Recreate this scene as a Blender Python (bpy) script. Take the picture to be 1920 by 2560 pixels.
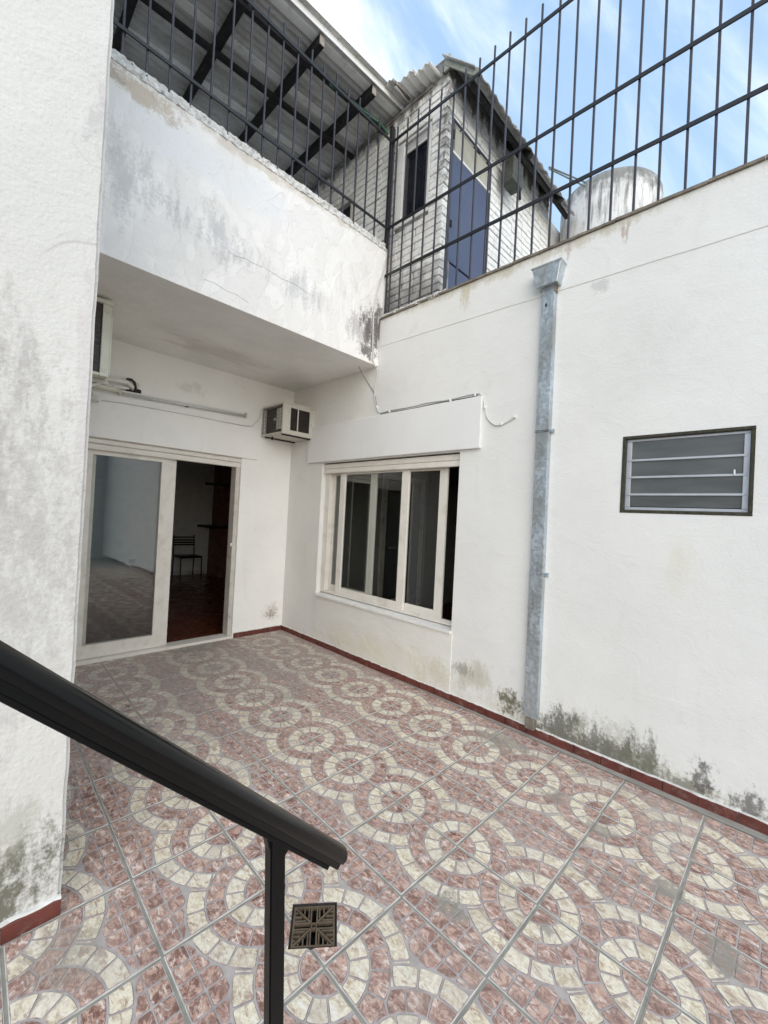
import bpy, bmesh, math, random
from mathutils import Vector, Matrix, noise as mnoise
R = math.radians
rnd = random.Random(7)
S = bpy.context.scene
for o in list(bpy.data.objects): bpy.data.objects.remove(o)
COL = S.collection

# ------------------------------------------------------------------ camera
cam_d = bpy.data.cameras.new('camera'); cam = bpy.data.objects.new('camera', cam_d); COL.objects.link(cam)
yaw, pitch, roll = R(45.404), R(0.572), R(2.990)
f_ = Vector((math.sin(yaw)*math.cos(pitch), math.cos(yaw)*math.cos(pitch), math.sin(pitch)))
r_ = Vector((math.cos(yaw), -math.sin(yaw), 0)); u_ = r_.cross(f_)
r2 = math.cos(roll)*r_ + math.sin(roll)*u_; u2 = -math.sin(roll)*r_ + math.cos(roll)*u_
cam.matrix_world = Matrix(((r2.x, u2.x, -f_.x, -2.918), (r2.y, u2.y, -f_.y, -4.591), (r2.z, u2.z, -f_.z, 1.5), (0, 0, 0, 1)))
cam_d.sensor_fit = 'VERTICAL'; cam_d.sensor_height = 24.0; cam_d.lens = 1043.23/2560*24.0
cam_d.clip_start = 0.02; cam_d.clip_end = 500
S.camera = cam
S.render.resolution_x = 768; S.render.resolution_y = 1024

# ------------------------------------------------------------------ world, sun, exposure
SUN_EL, SUN_AZ = R(25), R(214)          # azimuth measured clockwise from +Y
CLX = 2.7
world = bpy.data.worlds.new('World'); S.world = world; world.use_nodes = True
wn = world.node_tree; wn.nodes.clear()
def W(t, **k):
    n = wn.nodes.new(t)
    for a, b in k.items(): setattr(n, a, b)
    return n
sky = W('ShaderNodeTexSky', sky_type='NISHITA', sun_disc=False, sun_elevation=SUN_EL, sun_rotation=SUN_AZ, air_density=1.0, dust_density=0.6, ozone_density=1.0)
tc = W('ShaderNodeTexCoord')
mp = W('ShaderNodeMapping'); mp.inputs['Rotation'].default_value = (R(0), R(0), R(45)); mp.inputs['Scale'].default_value = (1.6, 1.6, 1.6)
n1 = W('ShaderNodeTexNoise'); n1.inputs['Scale'].default_value = 1.25; n1.inputs['Detail'].default_value = 9; n1.inputs['Roughness'].default_value = .58; n1.inputs['Distortion'].default_value = .5
n2 = W('ShaderNodeTexNoise'); n2.inputs['Scale'].default_value = 1.1; n2.inputs['Detail'].default_value = 3
mr = W('ShaderNodeMapRange'); mr.inputs[1].default_value = .42; mr.inputs[2].default_value = .70; mr.interpolation_type = 'SMOOTHSTEP'
mr2 = W('ShaderNodeMapRange'); mr2.inputs[1].default_value = .34; mr2.inputs[2].default_value = .62; mr2.inputs[3].default_value = .35; mr2.inputs[4].default_value = 1.0
mm = W('ShaderNodeMath', operation='MULTIPLY')
lift = W('ShaderNodeMix', data_type='RGBA', blend_type='MIX'); lift.inputs[0].default_value = .55
lift.inputs[7].default_value = (2.5, 3.6, 4.9, 1)
mx = W('ShaderNodeMix', data_type='RGBA'); mx.inputs[7].default_value = (4.5, 4.9, 5.2, 1)
bg = W('ShaderNodeBackground'); bg.inputs['Strength'].default_value = .14
wo = W('ShaderNodeOutputWorld'); L = wn.links.new
mp2 = W('ShaderNodeMapping'); mp2.inputs['Rotation'].default_value = (0, R(-38), 0); mp2.inputs['Scale'].default_value = (1, 1, 1)
mp3 = W('ShaderNodeMapping'); mp3.inputs['Scale'].default_value = (.75, 1.6, 3.4); mp3.inputs['Location'].default_value = (CLX, .3, .9)
L(tc.outputs['Generated'], mp.inputs['Vector']); L(mp.outputs[0], mp2.inputs['Vector']); L(mp2.outputs[0], mp3.inputs['Vector']); L(mp3.outputs[0], n1.inputs['Vector']); L(tc.outputs['Generated'], n2.inputs['Vector'])
L(n1.outputs['Fac'], mr.inputs[0]); L(n2.outputs['Fac'], mr2.inputs[0]); L(mr.outputs[0], mm.inputs[0]); L(mr2.outputs[0], mm.inputs[1])
L(sky.outputs[0], lift.inputs[6]); L(lift.outputs[2], mx.inputs[6]); L(mm.outputs[0], mx.inputs[0]); L(mx.outputs[2], bg.inputs['Color']); L(bg.outputs[0], wo.inputs['Surface'])
sd = bpy.data.lights.new('sun', 'SUN'); sd.energy = 1.35; sd.angle = R(80); sd.color = (1.0, .925, .82)
sun = bpy.data.objects.new('sun', sd); COL.objects.link(sun)
dirv = Vector((math.sin(SUN_AZ)*math.cos(SUN_EL), math.cos(SUN_AZ)*math.cos(SUN_EL), math.sin(SUN_EL)))
sun.rotation_euler = dirv.to_track_quat('Z', 'Y').to_euler()
S.view_settings.view_transform = 'Standard'; S.view_settings.look = 'None'
S.view_settings.exposure = 0.97; S.view_settings.gamma = 1; S.view_settings.use_curve_mapping = False
S.render.engine = 'CYCLES'
S.cycles.max_bounces = 10; S.cycles.diffuse_bounces = 6; S.cycles.transparent_max_bounces = 12; S.cycles.glossy_bounces = 4

# ------------------------------------------------------------------ node helpers
class NT:
    def __init__(s, name):
        s.m = bpy.data.materials.new(name); s.m.use_nodes = True; s.t = s.m.node_tree; s.t.nodes.clear()
        s.out = s.n('ShaderNodeOutputMaterial'); s.b = s.n('ShaderNodeBsdfPrincipled'); s.t.links.new(s.b.outputs[0], s.out.inputs[0])
        s.P = s.n('ShaderNodeNewGeometry').outputs['Position']; s.hgt = None
    def n(s, t, **k):
        q = s.t.nodes.new(t)
        for a, b in k.items(): setattr(q, a, b)
        return q
    def put(s, sock, v):
        if isinstance(v, bpy.types.NodeSocket): s.t.links.new(v, sock)
        elif isinstance(v, (int, float)): sock.default_value = v
        else:
            v = tuple(v)
            sock.default_value = v + (1,) if (len(v) == 3 and sock.type == 'RGBA') else v
    def math(s, op, a, b=0.0, clamp=False):
        q = s.n('ShaderNodeMath', operation=op, use_clamp=clamp); s.put(q.inputs[0], a); s.put(q.inputs[1], b); return q.outputs[0]
    def vm(s, op, a, b=(0, 0, 0)):
        q = s.n('ShaderNodeVectorMath', operation=op); s.put(q.inputs[0], a); s.put(q.inputs[1], b)
        return q.outputs['Value'] if op == 'LENGTH' else q.outputs[0]
    def noise(s, scale, det=4, vec=None, st=None, rough=.55, dist=0.0):
        q = s.n('ShaderNodeTexNoise'); v = vec or s.P
        if st: v = s.vm('MULTIPLY', v, st)
        s.put(q.inputs['Vector'], v); q.inputs['Scale'].default_value = scale; q.inputs['Detail'].default_value = det
        q.inputs['Roughness'].default_value = rough; q.inputs['Distortion'].default_value = dist
        return q.outputs['Fac']
    def voro(s, scale, feat='F1', vec=None, st=None, out='Distance'):
        q = s.n('ShaderNodeTexVoronoi', feature=feat); v = vec or s.P
        if st: v = s.vm('MULTIPLY', v, st)
        s.put(q.inputs['Vector'], v); q.inputs['Scale'].default_value = scale; return q.outputs[out]
    def mr(s, v, a, b, c=0.0, d=1.0):
        q = s.n('ShaderNodeMapRange', interpolation_type='SMOOTHSTEP'); s.put(q.inputs[0], v)
        for i, x in enumerate((a, b, c, d)): q.inputs[i+1].default_value = x
        return q.outputs[0]
    def mix(s, f, a, b, bt='MIX'):
        q = s.n('ShaderNodeMix', data_type='RGBA', blend_type=bt); s.put(q.inputs[0], f); s.put(q.inputs[6], a); s.put(q.inputs[7], b); return q.outputs[2]
    def blob(s, c, r, col, strength, base, nz=(9, 9, 9), lo=.85, hi=1.25, nsc=1.0, soft=1.0):
        d = s.vm('LENGTH', s.vm('DIVIDE', s.vm('SUBTRACT', s.P, c), r))
        fall = s.mr(d, 0.0, 1.0, 1.0, 0.0)
        nn = s.noise(nsc, 7, st=nz, rough=.68); sp = s.noise(48, 4, rough=.7)
        val = s.math('ADD', s.math('MULTIPLY', fall, .95), s.math('ADD', s.math('MULTIPLY', s.math('SUBTRACT', nn, .5), 2.6), s.math('MULTIPLY', s.math('SUBTRACT', sp, .5), 1.1)))
        f = s.mr(val, .38+(lo-.85)*.8, .38+.57*soft+(lo-.85)*.8, 0.0, strength)
        f = s.math('MULTIPLY', f, s.mr(fall, 0, .25))
        return s.mix(f, base, col)
    def bump(s, h, dist, strength=1.0):
        q = s.n('ShaderNodeBump'); q.inputs['Strength'].default_value = strength; q.inputs['Distance'].default_value = dist; s.put(q.inputs['Height'], h)
        if s.hgt: s.t.links.new(s.hgt, q.inputs['Normal'])
        s.hgt = q.outputs[0]; s.t.links.new(s.hgt, s.b.inputs['Normal'])
    def done(s, col, rough=.7, metal=0.0, spec=.5):
        s.put(s.b.inputs['Base Color'], col); s.put(s.b.inputs['Roughness'], rough); s.put(s.b.inputs['Metallic'], metal)
        s.b.inputs['Specular IOR Level'].default_value = spec; return s.m

def plaster(name, base, stains=(), fine=1.0, mottle=.06, coarse=1.0, cracks=0.0, streak=0.0, streakcol=(.42, .41, .40), patch=0.0):
    n = NT(name)
    m = n.noise(1.7, 5); m2 = n.noise(14, 4)
    c = n.mix(n.mr(m, .35, .7), base, [x*(1-mottle) for x in base])
    c = n.mix(n.mr(m2, .5, .8, 0, .25), c, [x*(1-mottle*1.6) for x in base])
    if patch:
        pn = n.noise(1, 3, st=(3.4, 3.4, 1.5), rough=.5, dist=1.6); c = n.mix(n.mr(pn, .495, .515, 0, patch), c, [x*.86 for x in base]); pn2 = n.noise(1, 3, st=(3.1, 3.1, 2.1), rough=.4, dist=1.1)
        c = n.mix(n.mr(pn2, .55, .565, 0, patch), c, [min(1, x*1.08) for x in base]); n.bump(n.math('ADD', n.mr(pn, .495, .515), n.mr(pn2, .55, .565)), .003, .6)
    if streak:
        st = n.noise(1, 7, st=(11, 11, 1.6), rough=.7); zone = n.noise(1.3, 3, st=(1, 1, 1.3))
        f = n.mr(n.math('ADD', st, n.math('MULTIPLY', zone, .8)), .98, 1.22, 0, streak)
        c = n.mix(f, c, streakcol)
    c = n.mix(n.mr(n.noise(3.3, 6, rough=.68), .60, .74, 0, .38), c, [x*.74 for x in base]); c = n.mix(n.mr(n.noise(1, 5, st=(5, 5, .8), rough=.6), .60, .78, 0, .30), c, [base[0]*.80, base[1]*.77, base[2]*.70])
    for a in stains: c = n.blob(a[0], a[1], a[2], a[3], c, **(a[4] if len(a) > 4 else {}))
    n.bump(n.noise(75, 3, rough=.6), .0035*fine, .6)
    n.bump(n.noise(9, 4), .012*coarse, .35); n.bump(n.noise(1, 4, st=(3.2, 3.2, 5.5), dist=.8), .030*coarse, .30)
    if cracks:
        v = n.voro(2.2, 'DISTANCE_TO_EDGE', vec=n.vm('ADD', n.P, n.vm('MULTIPLY', n.n('ShaderNodeTexNoise').outputs['Color'], (.12, .12, .12))))
        k = n.math('MULTIPLY', n.mr(v, 0, .008, 1, 0), n.mr(n.noise(1.9, 3), .52, .62))
        c = n.mix(n.math('MULTIPLY', k, cracks), c, (.33, .31, .29))
    return n.done(c, .82, 0, .25)

def simple(name, col, rough=.6, metal=0.0, var=.12, sc=8, bump=0.0, bsc=60, spec=.5, dirt=None):
    n = NT(name)
    c = n.mix(n.mr(n.noise(sc, 5), .3, .75), col, [x*(1-var) for x in col])
    if dirt: c = n.mix(n.mr(n.noise(dirt[1], 6, rough=.7), .5, .75, 0, dirt[2]), c, dirt[0])
    if bump: n.bump(n.noise(bsc, 4), bump, .6)
    return n.done(c, n.mr(n.noise(sc*2, 3), .2, .8, rough*.85, min(1, rough*1.15)), metal, spec)

GREEN = (.15, .145, .12); GREY = (.20, .19, .175)
M = {}
M['side'] = plaster('side_plaster', (.745, .735, .705), [
    ((0, -3.5, 0.0), (.1, 2.4, .30), (.60, .57, .47), .8, dict(nz=(5, 5, 5), lo=.62, soft=1.6)),
    ((0, -3.75, .10), (.1, .62, .36), (.42, .41, .33), .75, dict(nz=(9, 9, 5), lo=.75, soft=1.3)),
    ((0, -3.85, .05), (.1, 1.1, .17), (.20, .19, .15), .85, dict(nz=(12, 12, 9), lo=.66, soft=1.1)),
    ((0, -3.50, .12), (.1, .34, .30), GREEN, .92, dict(nz=(13, 13, 6), lo=.86)),
    ((0, -3.78, .12), (.1, .30, .24), GREEN, .85, dict(nz=(15, 15, 6), lo=.86)),
    ((0, -3.98, .12), (.1, .20, .34), (.15, .15, .11), .85, dict(nz=(16, 16, 5), lo=.84)),
    ((0, -4.27, .14), (.1, .13, .20), (.10, .09, .08), .85, dict(nz=(20, 20, 14), lo=.86)),
    ((0, -4.47, .11), (.1, .14, .17), (.10, .09, .08), .8, dict(nz=(20, 20, 14), lo=.86)),
    ((0, -4.75, .11), (.1, .3, .2), (.10, .09, .08), .8, dict(nz=(20, 20, 14), lo=.9)),
    ((0, -3.12, .17), (.1, .20, .18), (.13, .12, .065), .95, dict(nz=(14, 14, 9), lo=.78)),
    ((0, -2.80, .26), (.1, .42, .26), (.50, .47, .38), .75, dict(nz=(9, 9, 5), lo=.72, soft=1.4)),
    ((0, -2.75, .29), (.1, .26, .12), (.26, .24, .19), .65, dict(nz=(18, 18, 5), lo=.88)),
    ((0, -4.12, 1.30), (.1, .20, .40), (.66, .63, .50), .5, dict(nz=(9, 9, 2), lo=.75, soft=1.8)),
    ((0, -3.62, 3.10), (.1, .14, .10), (.50, .49, .47), .6, dict(nz=(12, 12, 20), lo=.82)),
    ((0, -2.9, 3.47), (.1, 2.6, .10), (.50, .45, .34), .65, dict(nz=(9, 9, 3), lo=.78, soft=1.3)),
    ((0, -3.75, 3.43), (.1, .06, .15), (.36, .24, .18), .65, dict(nz=(40, 40, 4), lo=.85)),
    ((0, -3.40, 3.44), (.1, .05, .12), (.36, .24, .18), .5, dict(nz=(40, 40, 4), lo=.85)),
    ((0, -2.55, 3.42), (.1, .12, .22), (.50, .44, .30), .65, dict(nz=(40, 40, 3), lo=.82)),
    ((0, -4.12, 1.84), (.1, .40, .33), (.72, .72, .80), .7, dict(nz=(3, 3, 3), lo=.5, soft=.6)),
    ((0, -3.9, 2.6), (.1, .8, .6), (.66, .65, .62), .5, dict(nz=(4, 4, 4), lo=.85, soft=1.6)),
    ((0, -1.2, 2.8), (.1, 1.0, .8), (.66, .64, .58), .5, dict(nz=(3, 3, 3), lo=.8, soft=1.8)),
    ((0, -.3, .9), (.1, .5, 1.0), (.66, .63, .56), .6, dict(nz=(3, 3, 2), lo=.75, soft=1.8)),
], mottle=.05, fine=.75, coarse=.55)
M['apron'] = plaster('apron_plaster', (.73, .715, .67), [
    ((0, -1.7, .15), (.1, 1.3, .45), (.66, .62, .48), .8, dict(nz=(3, 3, 3), lo=.6, soft=2.2)),
    ((0, -2.40, .16), (.1, .40, .30), (.54, .49, .35), .6, dict(nz=(6, 6, 3), lo=.75, soft=1.6)),
], mottle=.05)
M['back'] = plaster('back_plaster', (.87, .86, .83), [
    ((-.16, 0, .24), (.20, .1, .20), (.62, .55, .48), .7, dict(nz=(12, 12, 12), lo=.78, hi=1.1)),
    ((-.16, 0, .22), (.19, .1, .17), (.25, .23, .19), .7, dict(nz=(38, 38, 38), lo=1.05, hi=1.3)),
    ((-1.80, 0, 2.62), (.14, .1, .16), (.45, .42, .38), .6, dict(nz=(16, 16, 9), lo=.85, hi=1.2)),
    ((-1.25, 0, 2.75), (.3, .1, .14), (.60, .58, .53), .5, dict(nz=(9, 9, 9), lo=.85, hi=1.2)),
], mottle=.05)
M['box'] = plaster('smooth_box_plaster', (.755, .75, .735), mottle=.03, fine=.35, coarse=.25)
M['soffit'] = plaster('soffit_plaster', (.88, .865, .83), [
    ((-1.2, -.5, 3.02), (.9, .35, .1), (.55, .50, .46), .5, dict(nz=(2, 6, 2), lo=.7, hi=1.2))], mottle=.12, fine=.4)
M['balcony'] = plaster('balcony_plaster', (.82, .80, .77), [
    ((-.06, -1.5, 3.36), (.42, .1, .46), (.13, .115, .115), .97, dict(nz=(15, 15, 6), lo=.72)),
    ((-.16, -1.5, 3.12), (.25, .1, .14), (.14, .13, .125), .9, dict(nz=(18, 18, 10), lo=.8)),
    ((-.30, -1.5, 3.32), (.36, .1, .34), (.36, .34, .34), .6, dict(nz=(14, 14, 3.5), lo=.85, hi=1.25)),
    ((-1.7, -1.5, 3.48), (.75, .1, .42), (.45, .45, .46), .6, dict(nz=(16, 16, 4), lo=.93, hi=1.3)),
    ((-2.25, -1.5, 3.6), (.5, .1, .6), (.46, .46, .46), .55, dict(nz=(9, 9, 3.5), lo=.9, hi=1.3)),
    ((-.95, -1.5, 3.40), (.6, .1, .38), (.46, .46, .47), .6, dict(nz=(18, 18, 3), lo=.93, hi=1.3)),
    ((-1.6, -1.5, 3.95), (1.1, .1, .3), (.74, .745, .75), .8, dict(nz=(3, 3, 3), lo=.6, hi=1.15)),
    ((-1.3, -1.5, 4.20), (1.6, .1, .10), (.55, .49, .41), .65, dict(nz=(6, 6, 8), lo=.7, hi=1.15)),
    ((-2.2, -1.5, 4.12), (.4, .1, .16), (.50, .42, .33), .8, dict(nz=(6, 6, 9), lo=.62)),
    ((-2.45, -1.5, 4.15), (.3, .1, .14), (.40, .34, .28), .8, dict(nz=(9, 9, 14), lo=.75)),
], mottle=.10, coarse=1.3, streak=.45, patch=.38)
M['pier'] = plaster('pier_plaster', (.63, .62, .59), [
    ((-2.85, -2.73, .20), (.55, .1, .30), (.12, .115, .08), .92, dict(nz=(12, 12, 7), lo=.76)),
    ((-2.75, -2.73, .40), (.25, .1, .22), (.40, .39, .33), .6, dict(nz=(18, 18, 5), lo=.88, hi=1.25)),
    ((-2.62, -2.73, 1.9), (.07, .1, 1.2), (.52, .48, .47), .5, dict(nz=(22, 22, 5), lo=.85, hi=1.25)),
    ((-2.62, -2.73, 2.9), (.10, .1, .30), (.44, .42, .42), .6, dict(nz=(22, 22, 12), lo=.9, hi=1.25)),
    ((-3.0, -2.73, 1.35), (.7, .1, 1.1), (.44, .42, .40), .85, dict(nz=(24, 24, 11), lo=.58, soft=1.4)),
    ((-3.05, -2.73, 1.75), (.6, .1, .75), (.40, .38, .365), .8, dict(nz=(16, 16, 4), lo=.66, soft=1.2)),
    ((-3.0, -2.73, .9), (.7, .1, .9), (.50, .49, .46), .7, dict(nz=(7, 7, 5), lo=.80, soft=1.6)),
    ((-3.0, -2.73, 2.25), (.5, .1, .30), (.56, .55, .52), .6, dict(nz=(26, 26, 3), lo=.9, hi=1.3)),
], mottle=.07, fine=1.5, coarse=.9, cracks=.35)
M['dark_interior'] = simple('interior_plaster', (.72, .71, .68), .9)
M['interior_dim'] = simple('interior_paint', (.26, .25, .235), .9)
M['frame'] = simple('cream_paint', (.74, .705, .64), .5, var=.08, bump=.0006, dirt=((.36, .31, .24), 7, .35))
M['frame2'] = simple('cream_worn', (.60, .565, .505), .55, var=.15, bump=.0008, dirt=((.20, .17, .13), 10, .6))
M['sill'] = simple('sill_paint', (.76, .75, .72), .7, var=.08, bump=.002, dirt=((.35, .30, .24), 12, .4))
M['red'] = simple('red_skirting_tile', (.145, .038, .028), .45, var=.35, sc=14, bump=.001, dirt=((.40, .30, .26), 16, .25))
M['black'] = simple('black_paint', (.0035, .0035, .004), .35, var=.3, bump=.0006, bsc=30, spec=.2)
M['rail'] = simple('handrail_plastic', (.0025, .0028, .003), .22, var=.3, bump=.0006, bsc=14, spec=.30)
M['bar'] = simple('railing_paint', (.038, .036, .050), .5, var=.3, bump=.0006, dirt=((.10, .07, .05), 20, .5))
M['darkrail'] = simple('railing_dark', (.014, .014, .017), .5, var=.3)
M['cement'] = simple('cement', (.38, .355, .31), .9, var=.25, sc=10, bump=.002, dirt=((.20, .19, .16), 6, .6))
M['grout'] = simple('grout', (.36, .335, .285), .95, var=.3, sc=16, bump=.0015, dirt=((.38, .37, .35), 9, .6))
M['alu'] = simple('aluminium', (.50, .50, .52), .4, .5, var=.15)
M['moss'] = simple('mossy_frame', (.045, .042, .024), .8, var=.5, sc=30, bump=.002)
M['tube'] = simple('white_plastic', (.74, .74, .70), .35, var=.05)
M['ac'] = simple('ac_metal', (.66, .66, .56), .45, var=.08, dirt=((.36, .33, .25), 6, .3))
M['acw'] = simple('ac_beige_metal', (.56, .54, .48), .5, var=.1, dirt=((.30, .27, .22), 12, .4))
M['dark'] = simple('dark_void', (.02, .018, .016), .8, var=.3)
M['coil'] = simple('coil_fins', (.085, .075, .068), .6, .3, var=.5, sc=40)
M['iron'] = simple('cast_iron', (.16, .115, .075), .6, .2, var=.4, sc=25, bump=.001, dirt=((.20, .18, .15), 30, .5))
M['wire'] = simple('white_cable', (.62, .62, .60), .5)
M['wiredark'] = simple('dark_cable', (.10, .09, .09), .6)
M['wood'] = simple('dark_timber', (.012, .011, .012), .75, var=.4, sc=12, bump=.001)
M['woodend'] = simple('timber_end', (.38, .34, .30), .8, var=.3, sc=20)
M['fascia'] = simple('mouldy_green_board', (.38, .38, .32), .85, var=.35, sc=9, bump=.002, dirt=((.06, .06, .045), 7, .8))
M['flake'] = simple('flaking_coping', (.72, .71, .68), .9, var=.35, sc=30, bump=.014, bsc=38, dirt=((.15, .14, .125), 26, .95))
M['rust'] = simple('rusty_coping', (.22, .19, .15), .85, var=.4, sc=20, bump=.004, dirt=((.11, .06, .04), 9, .8))
M['brickin'] = simple('interior_brick', (.22, .10, .06), .8, var=.4, sc=10)
M['fibre'] = simple('fibre_cement', (.56, .55, .53), .9, var=.3, sc=7, bump=.003, dirt=((.10, .10, .09), 5, .7))
M['trans'] = simple('grimy_transom', (.48, .46, .38), .6, var=.2, sc=5, dirt=((.30, .28, .20), 6, .5))
M['concrete_roof'] = simple('roof_screed', (.52, .50, .47), .95, var=.3)
M['parquet'] = None

def galv():
    n = NT('galvanised_steel')
    v = n.voro(55, 'F1', out='Color'); q = n.n('ShaderNodeSeparateColor'); n.put(q.inputs[0], v)
    s1 = n.mr(q.outputs[0], 0, 1, 0, 1)
    c = n.mix(s1, (.46, .53, .58), (.62, .68, .73)); c = n.mix(n.mr(n.noise(5, 5, st=(1, 1, .5)), .4, .7), c, (.38, .40, .40))
    c = n.mix(n.mr(n.noise(1, 5, st=(60, 60, 3)), .55, .8, 0, .5), c, (.25, .26, .27))
    n.bump(n.noise(6, 2, st=(1, 1, .4)), .0025, .4)
    return n.done(c, n.mr(s1, 0, 1, .32, .5), .75)
M['galv'] = galv()
def sheet(name, light, dark):
    n = NT(name)
    c = n.mix(n.mr(n.noise(2.2, 6, st=(.7, 5, 1)), .35, .7), light, dark)
    c = n.mix(n.mr(n.noise(13, 6, rough=.7), .5, .75, 0, .6), c, [x*.55 for x in dark])
    n.bump(n.noise(20, 3), .002, .5)
    return n.done(c, .75, 0)
M['sheet'] = sheet('roof_sheet_metal', (.62, .61, .59), (.42, .41, .39))
M['sheetlight'] = sheet('roof_sheet_rib', (.90, .89, .87), (.82, .81, .78))
def tank():
    n = NT('fibre_cement_tank')
    c = n.mix(n.mr(n.noise(3, 5), .35, .7), (.72, .71, .69), (.56, .55, .53))
    c = n.mix(n.mr(n.noise(1, 7, st=(14, 14, 1.8), rough=.7), .46, .66, 0, .85), c, (.15, .145, .135))
    sp = n.n('ShaderNodeSeparateXYZ'); n.put(sp.inputs[0], n.P)
    top = n.math('ADD', n.mr(sp.outputs[2], 5.35, 5.95), n.noise(12, 4))
    c = n.mix(n.mr(top, 1.0, 1.5, 0, .8), c, (.13, .13, .12))
    n.bump(n.noise(22, 4), .006, .6); return n.done(c, .9)
M['tank'] = tank()
def whitebrick():
    n = NT('white_painted_brick'); oi = n.n('ShaderNodeObjectInfo').outputs['Random']
    c = n.mix(oi, (.86, .85, .81), (.76, .75, .72))
    c = n.mix(n.mr(n.noise(22, 6, rough=.7), .50, .72, 0, .65), c, (.34, .325, .30))
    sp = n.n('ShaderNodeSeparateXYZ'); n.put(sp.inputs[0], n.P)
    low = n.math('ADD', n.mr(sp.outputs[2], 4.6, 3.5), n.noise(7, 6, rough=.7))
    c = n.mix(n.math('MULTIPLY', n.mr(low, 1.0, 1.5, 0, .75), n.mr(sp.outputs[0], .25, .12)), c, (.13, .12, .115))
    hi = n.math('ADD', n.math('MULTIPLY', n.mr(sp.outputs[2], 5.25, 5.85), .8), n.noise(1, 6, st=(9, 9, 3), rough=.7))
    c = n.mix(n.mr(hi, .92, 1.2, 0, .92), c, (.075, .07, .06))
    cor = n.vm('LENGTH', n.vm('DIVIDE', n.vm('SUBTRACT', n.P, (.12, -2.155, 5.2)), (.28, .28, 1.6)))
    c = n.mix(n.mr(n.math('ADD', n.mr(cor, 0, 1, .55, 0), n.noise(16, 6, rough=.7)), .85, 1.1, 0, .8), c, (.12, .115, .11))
    n.bump(n.noise(34, 5), .006, .8); return n.done(c, .88, 0, .25)
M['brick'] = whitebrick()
def mortar():
    n = NT('dark_mortar'); c = n.mix(n.mr(n.noise(9, 5), .4, .65), (.17, .16, .145), (.36, .35, .33)); n.bump(n.noise(40, 4), .004, .7); return n.done(c, .95)
M['mortar'] = mortar()
def bluedoor():
    n = NT('blue_painted_steel'); c = n.mix(n.mr(n.noise(1.5, 4), .35, .7), (.068, .088, .16), (.088, .105, .155))
    c = n.mix(n.mr(n.noise(24, 6, rough=.75), .66, .75, 0, .6), c, (.18, .15, .14)); n.bump(n.noise(3, 2), .008, .4)
    return n.done(c, .5)
M['blue'] = bluedoor()
def parquet():
    n = NT('red_parquet')
    q = n.n('ShaderNodeTexBrick'); n.put(q.inputs['Vector'], n.P); q.inputs['Scale'].default_value = 1.0
    q.inputs['Color1'].default_value = (.12, .032, .014, 1); q.inputs['Color2'].default_value = (.085, .022, .012, 1); q.inputs['Mortar'].default_value = (.03, .01, .006, 1)
    q.inputs['Brick Width'].default_value = .28; q.inputs['Row Height'].default_value = .07; q.inputs['Mortar Size'].default_value = .0015
    return n.done(q.outputs[0], n.mr(n.noise(6, 3), .3, .7, .22, .38))
M['parquet'] = parquet()
def glass(name, tint, gl=1.0, rough=.0):
    n = NT(name); n.t.nodes.remove(n.b)
    ge = n.n('ShaderNodeNewGeometry'); dt = n.n('ShaderNodeVectorMath', operation='DOT_PRODUCT'); n.put(dt.inputs[0], ge.outputs['Incoming']); n.put(dt.inputs[1], ge.outputs['Normal'])
    fz = n.math('ADD', n.math('MULTIPLY', n.math('POWER', n.math('SUBTRACT', 1.0, n.math('ABSOLUTE', dt.outputs['Value'])), 4.0), .85), .115)
    tr = n.n('ShaderNodeBsdfTransparent'); tr.inputs[0].default_value = (*tint, 1)
    g = n.n('ShaderNodeBsdfGlossy'); g.inputs['Roughness'].default_value = rough; g.inputs[0].default_value = (gl, gl, gl, 1)
    bp = n.n('ShaderNodeBump'); bp.inputs['Distance'].default_value = .0012; bp.inputs['Strength'].default_value = .2
    n.put(bp.inputs['Height'], n.noise(3.5, 2, st=(1, 1, 2.5))); n.t.links.new(bp.outputs[0], g.inputs['Normal'])
    mxs = n.n('ShaderNodeMixShader'); n.put(mxs.inputs[0], fz); n.t.links.new(tr.outputs[0], mxs.inputs[1]); n.t.links.new(g.outputs[0], mxs.inputs[2])
    n.t.links.new(mxs.outputs[0], n.out.inputs[0]); return n.m
M['glass'] = glass('window_glass', (.80, .83, .81), 1.0, .02)
def louvreglass():
    n = NT('dusty_louvre_glass'); c = n.mix(n.mr(n.noise(4, 4, st=(1, .6, 3)), .35, .7), (.10, .105, .105), (.065, .07, .07))
    return n.done(c, .28, 0, .6)
M['louvre'] = louvreglass()
M['darkglass'] = simple('black_window_glass', (.010, .012, .018), .12, var=.3)

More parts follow.
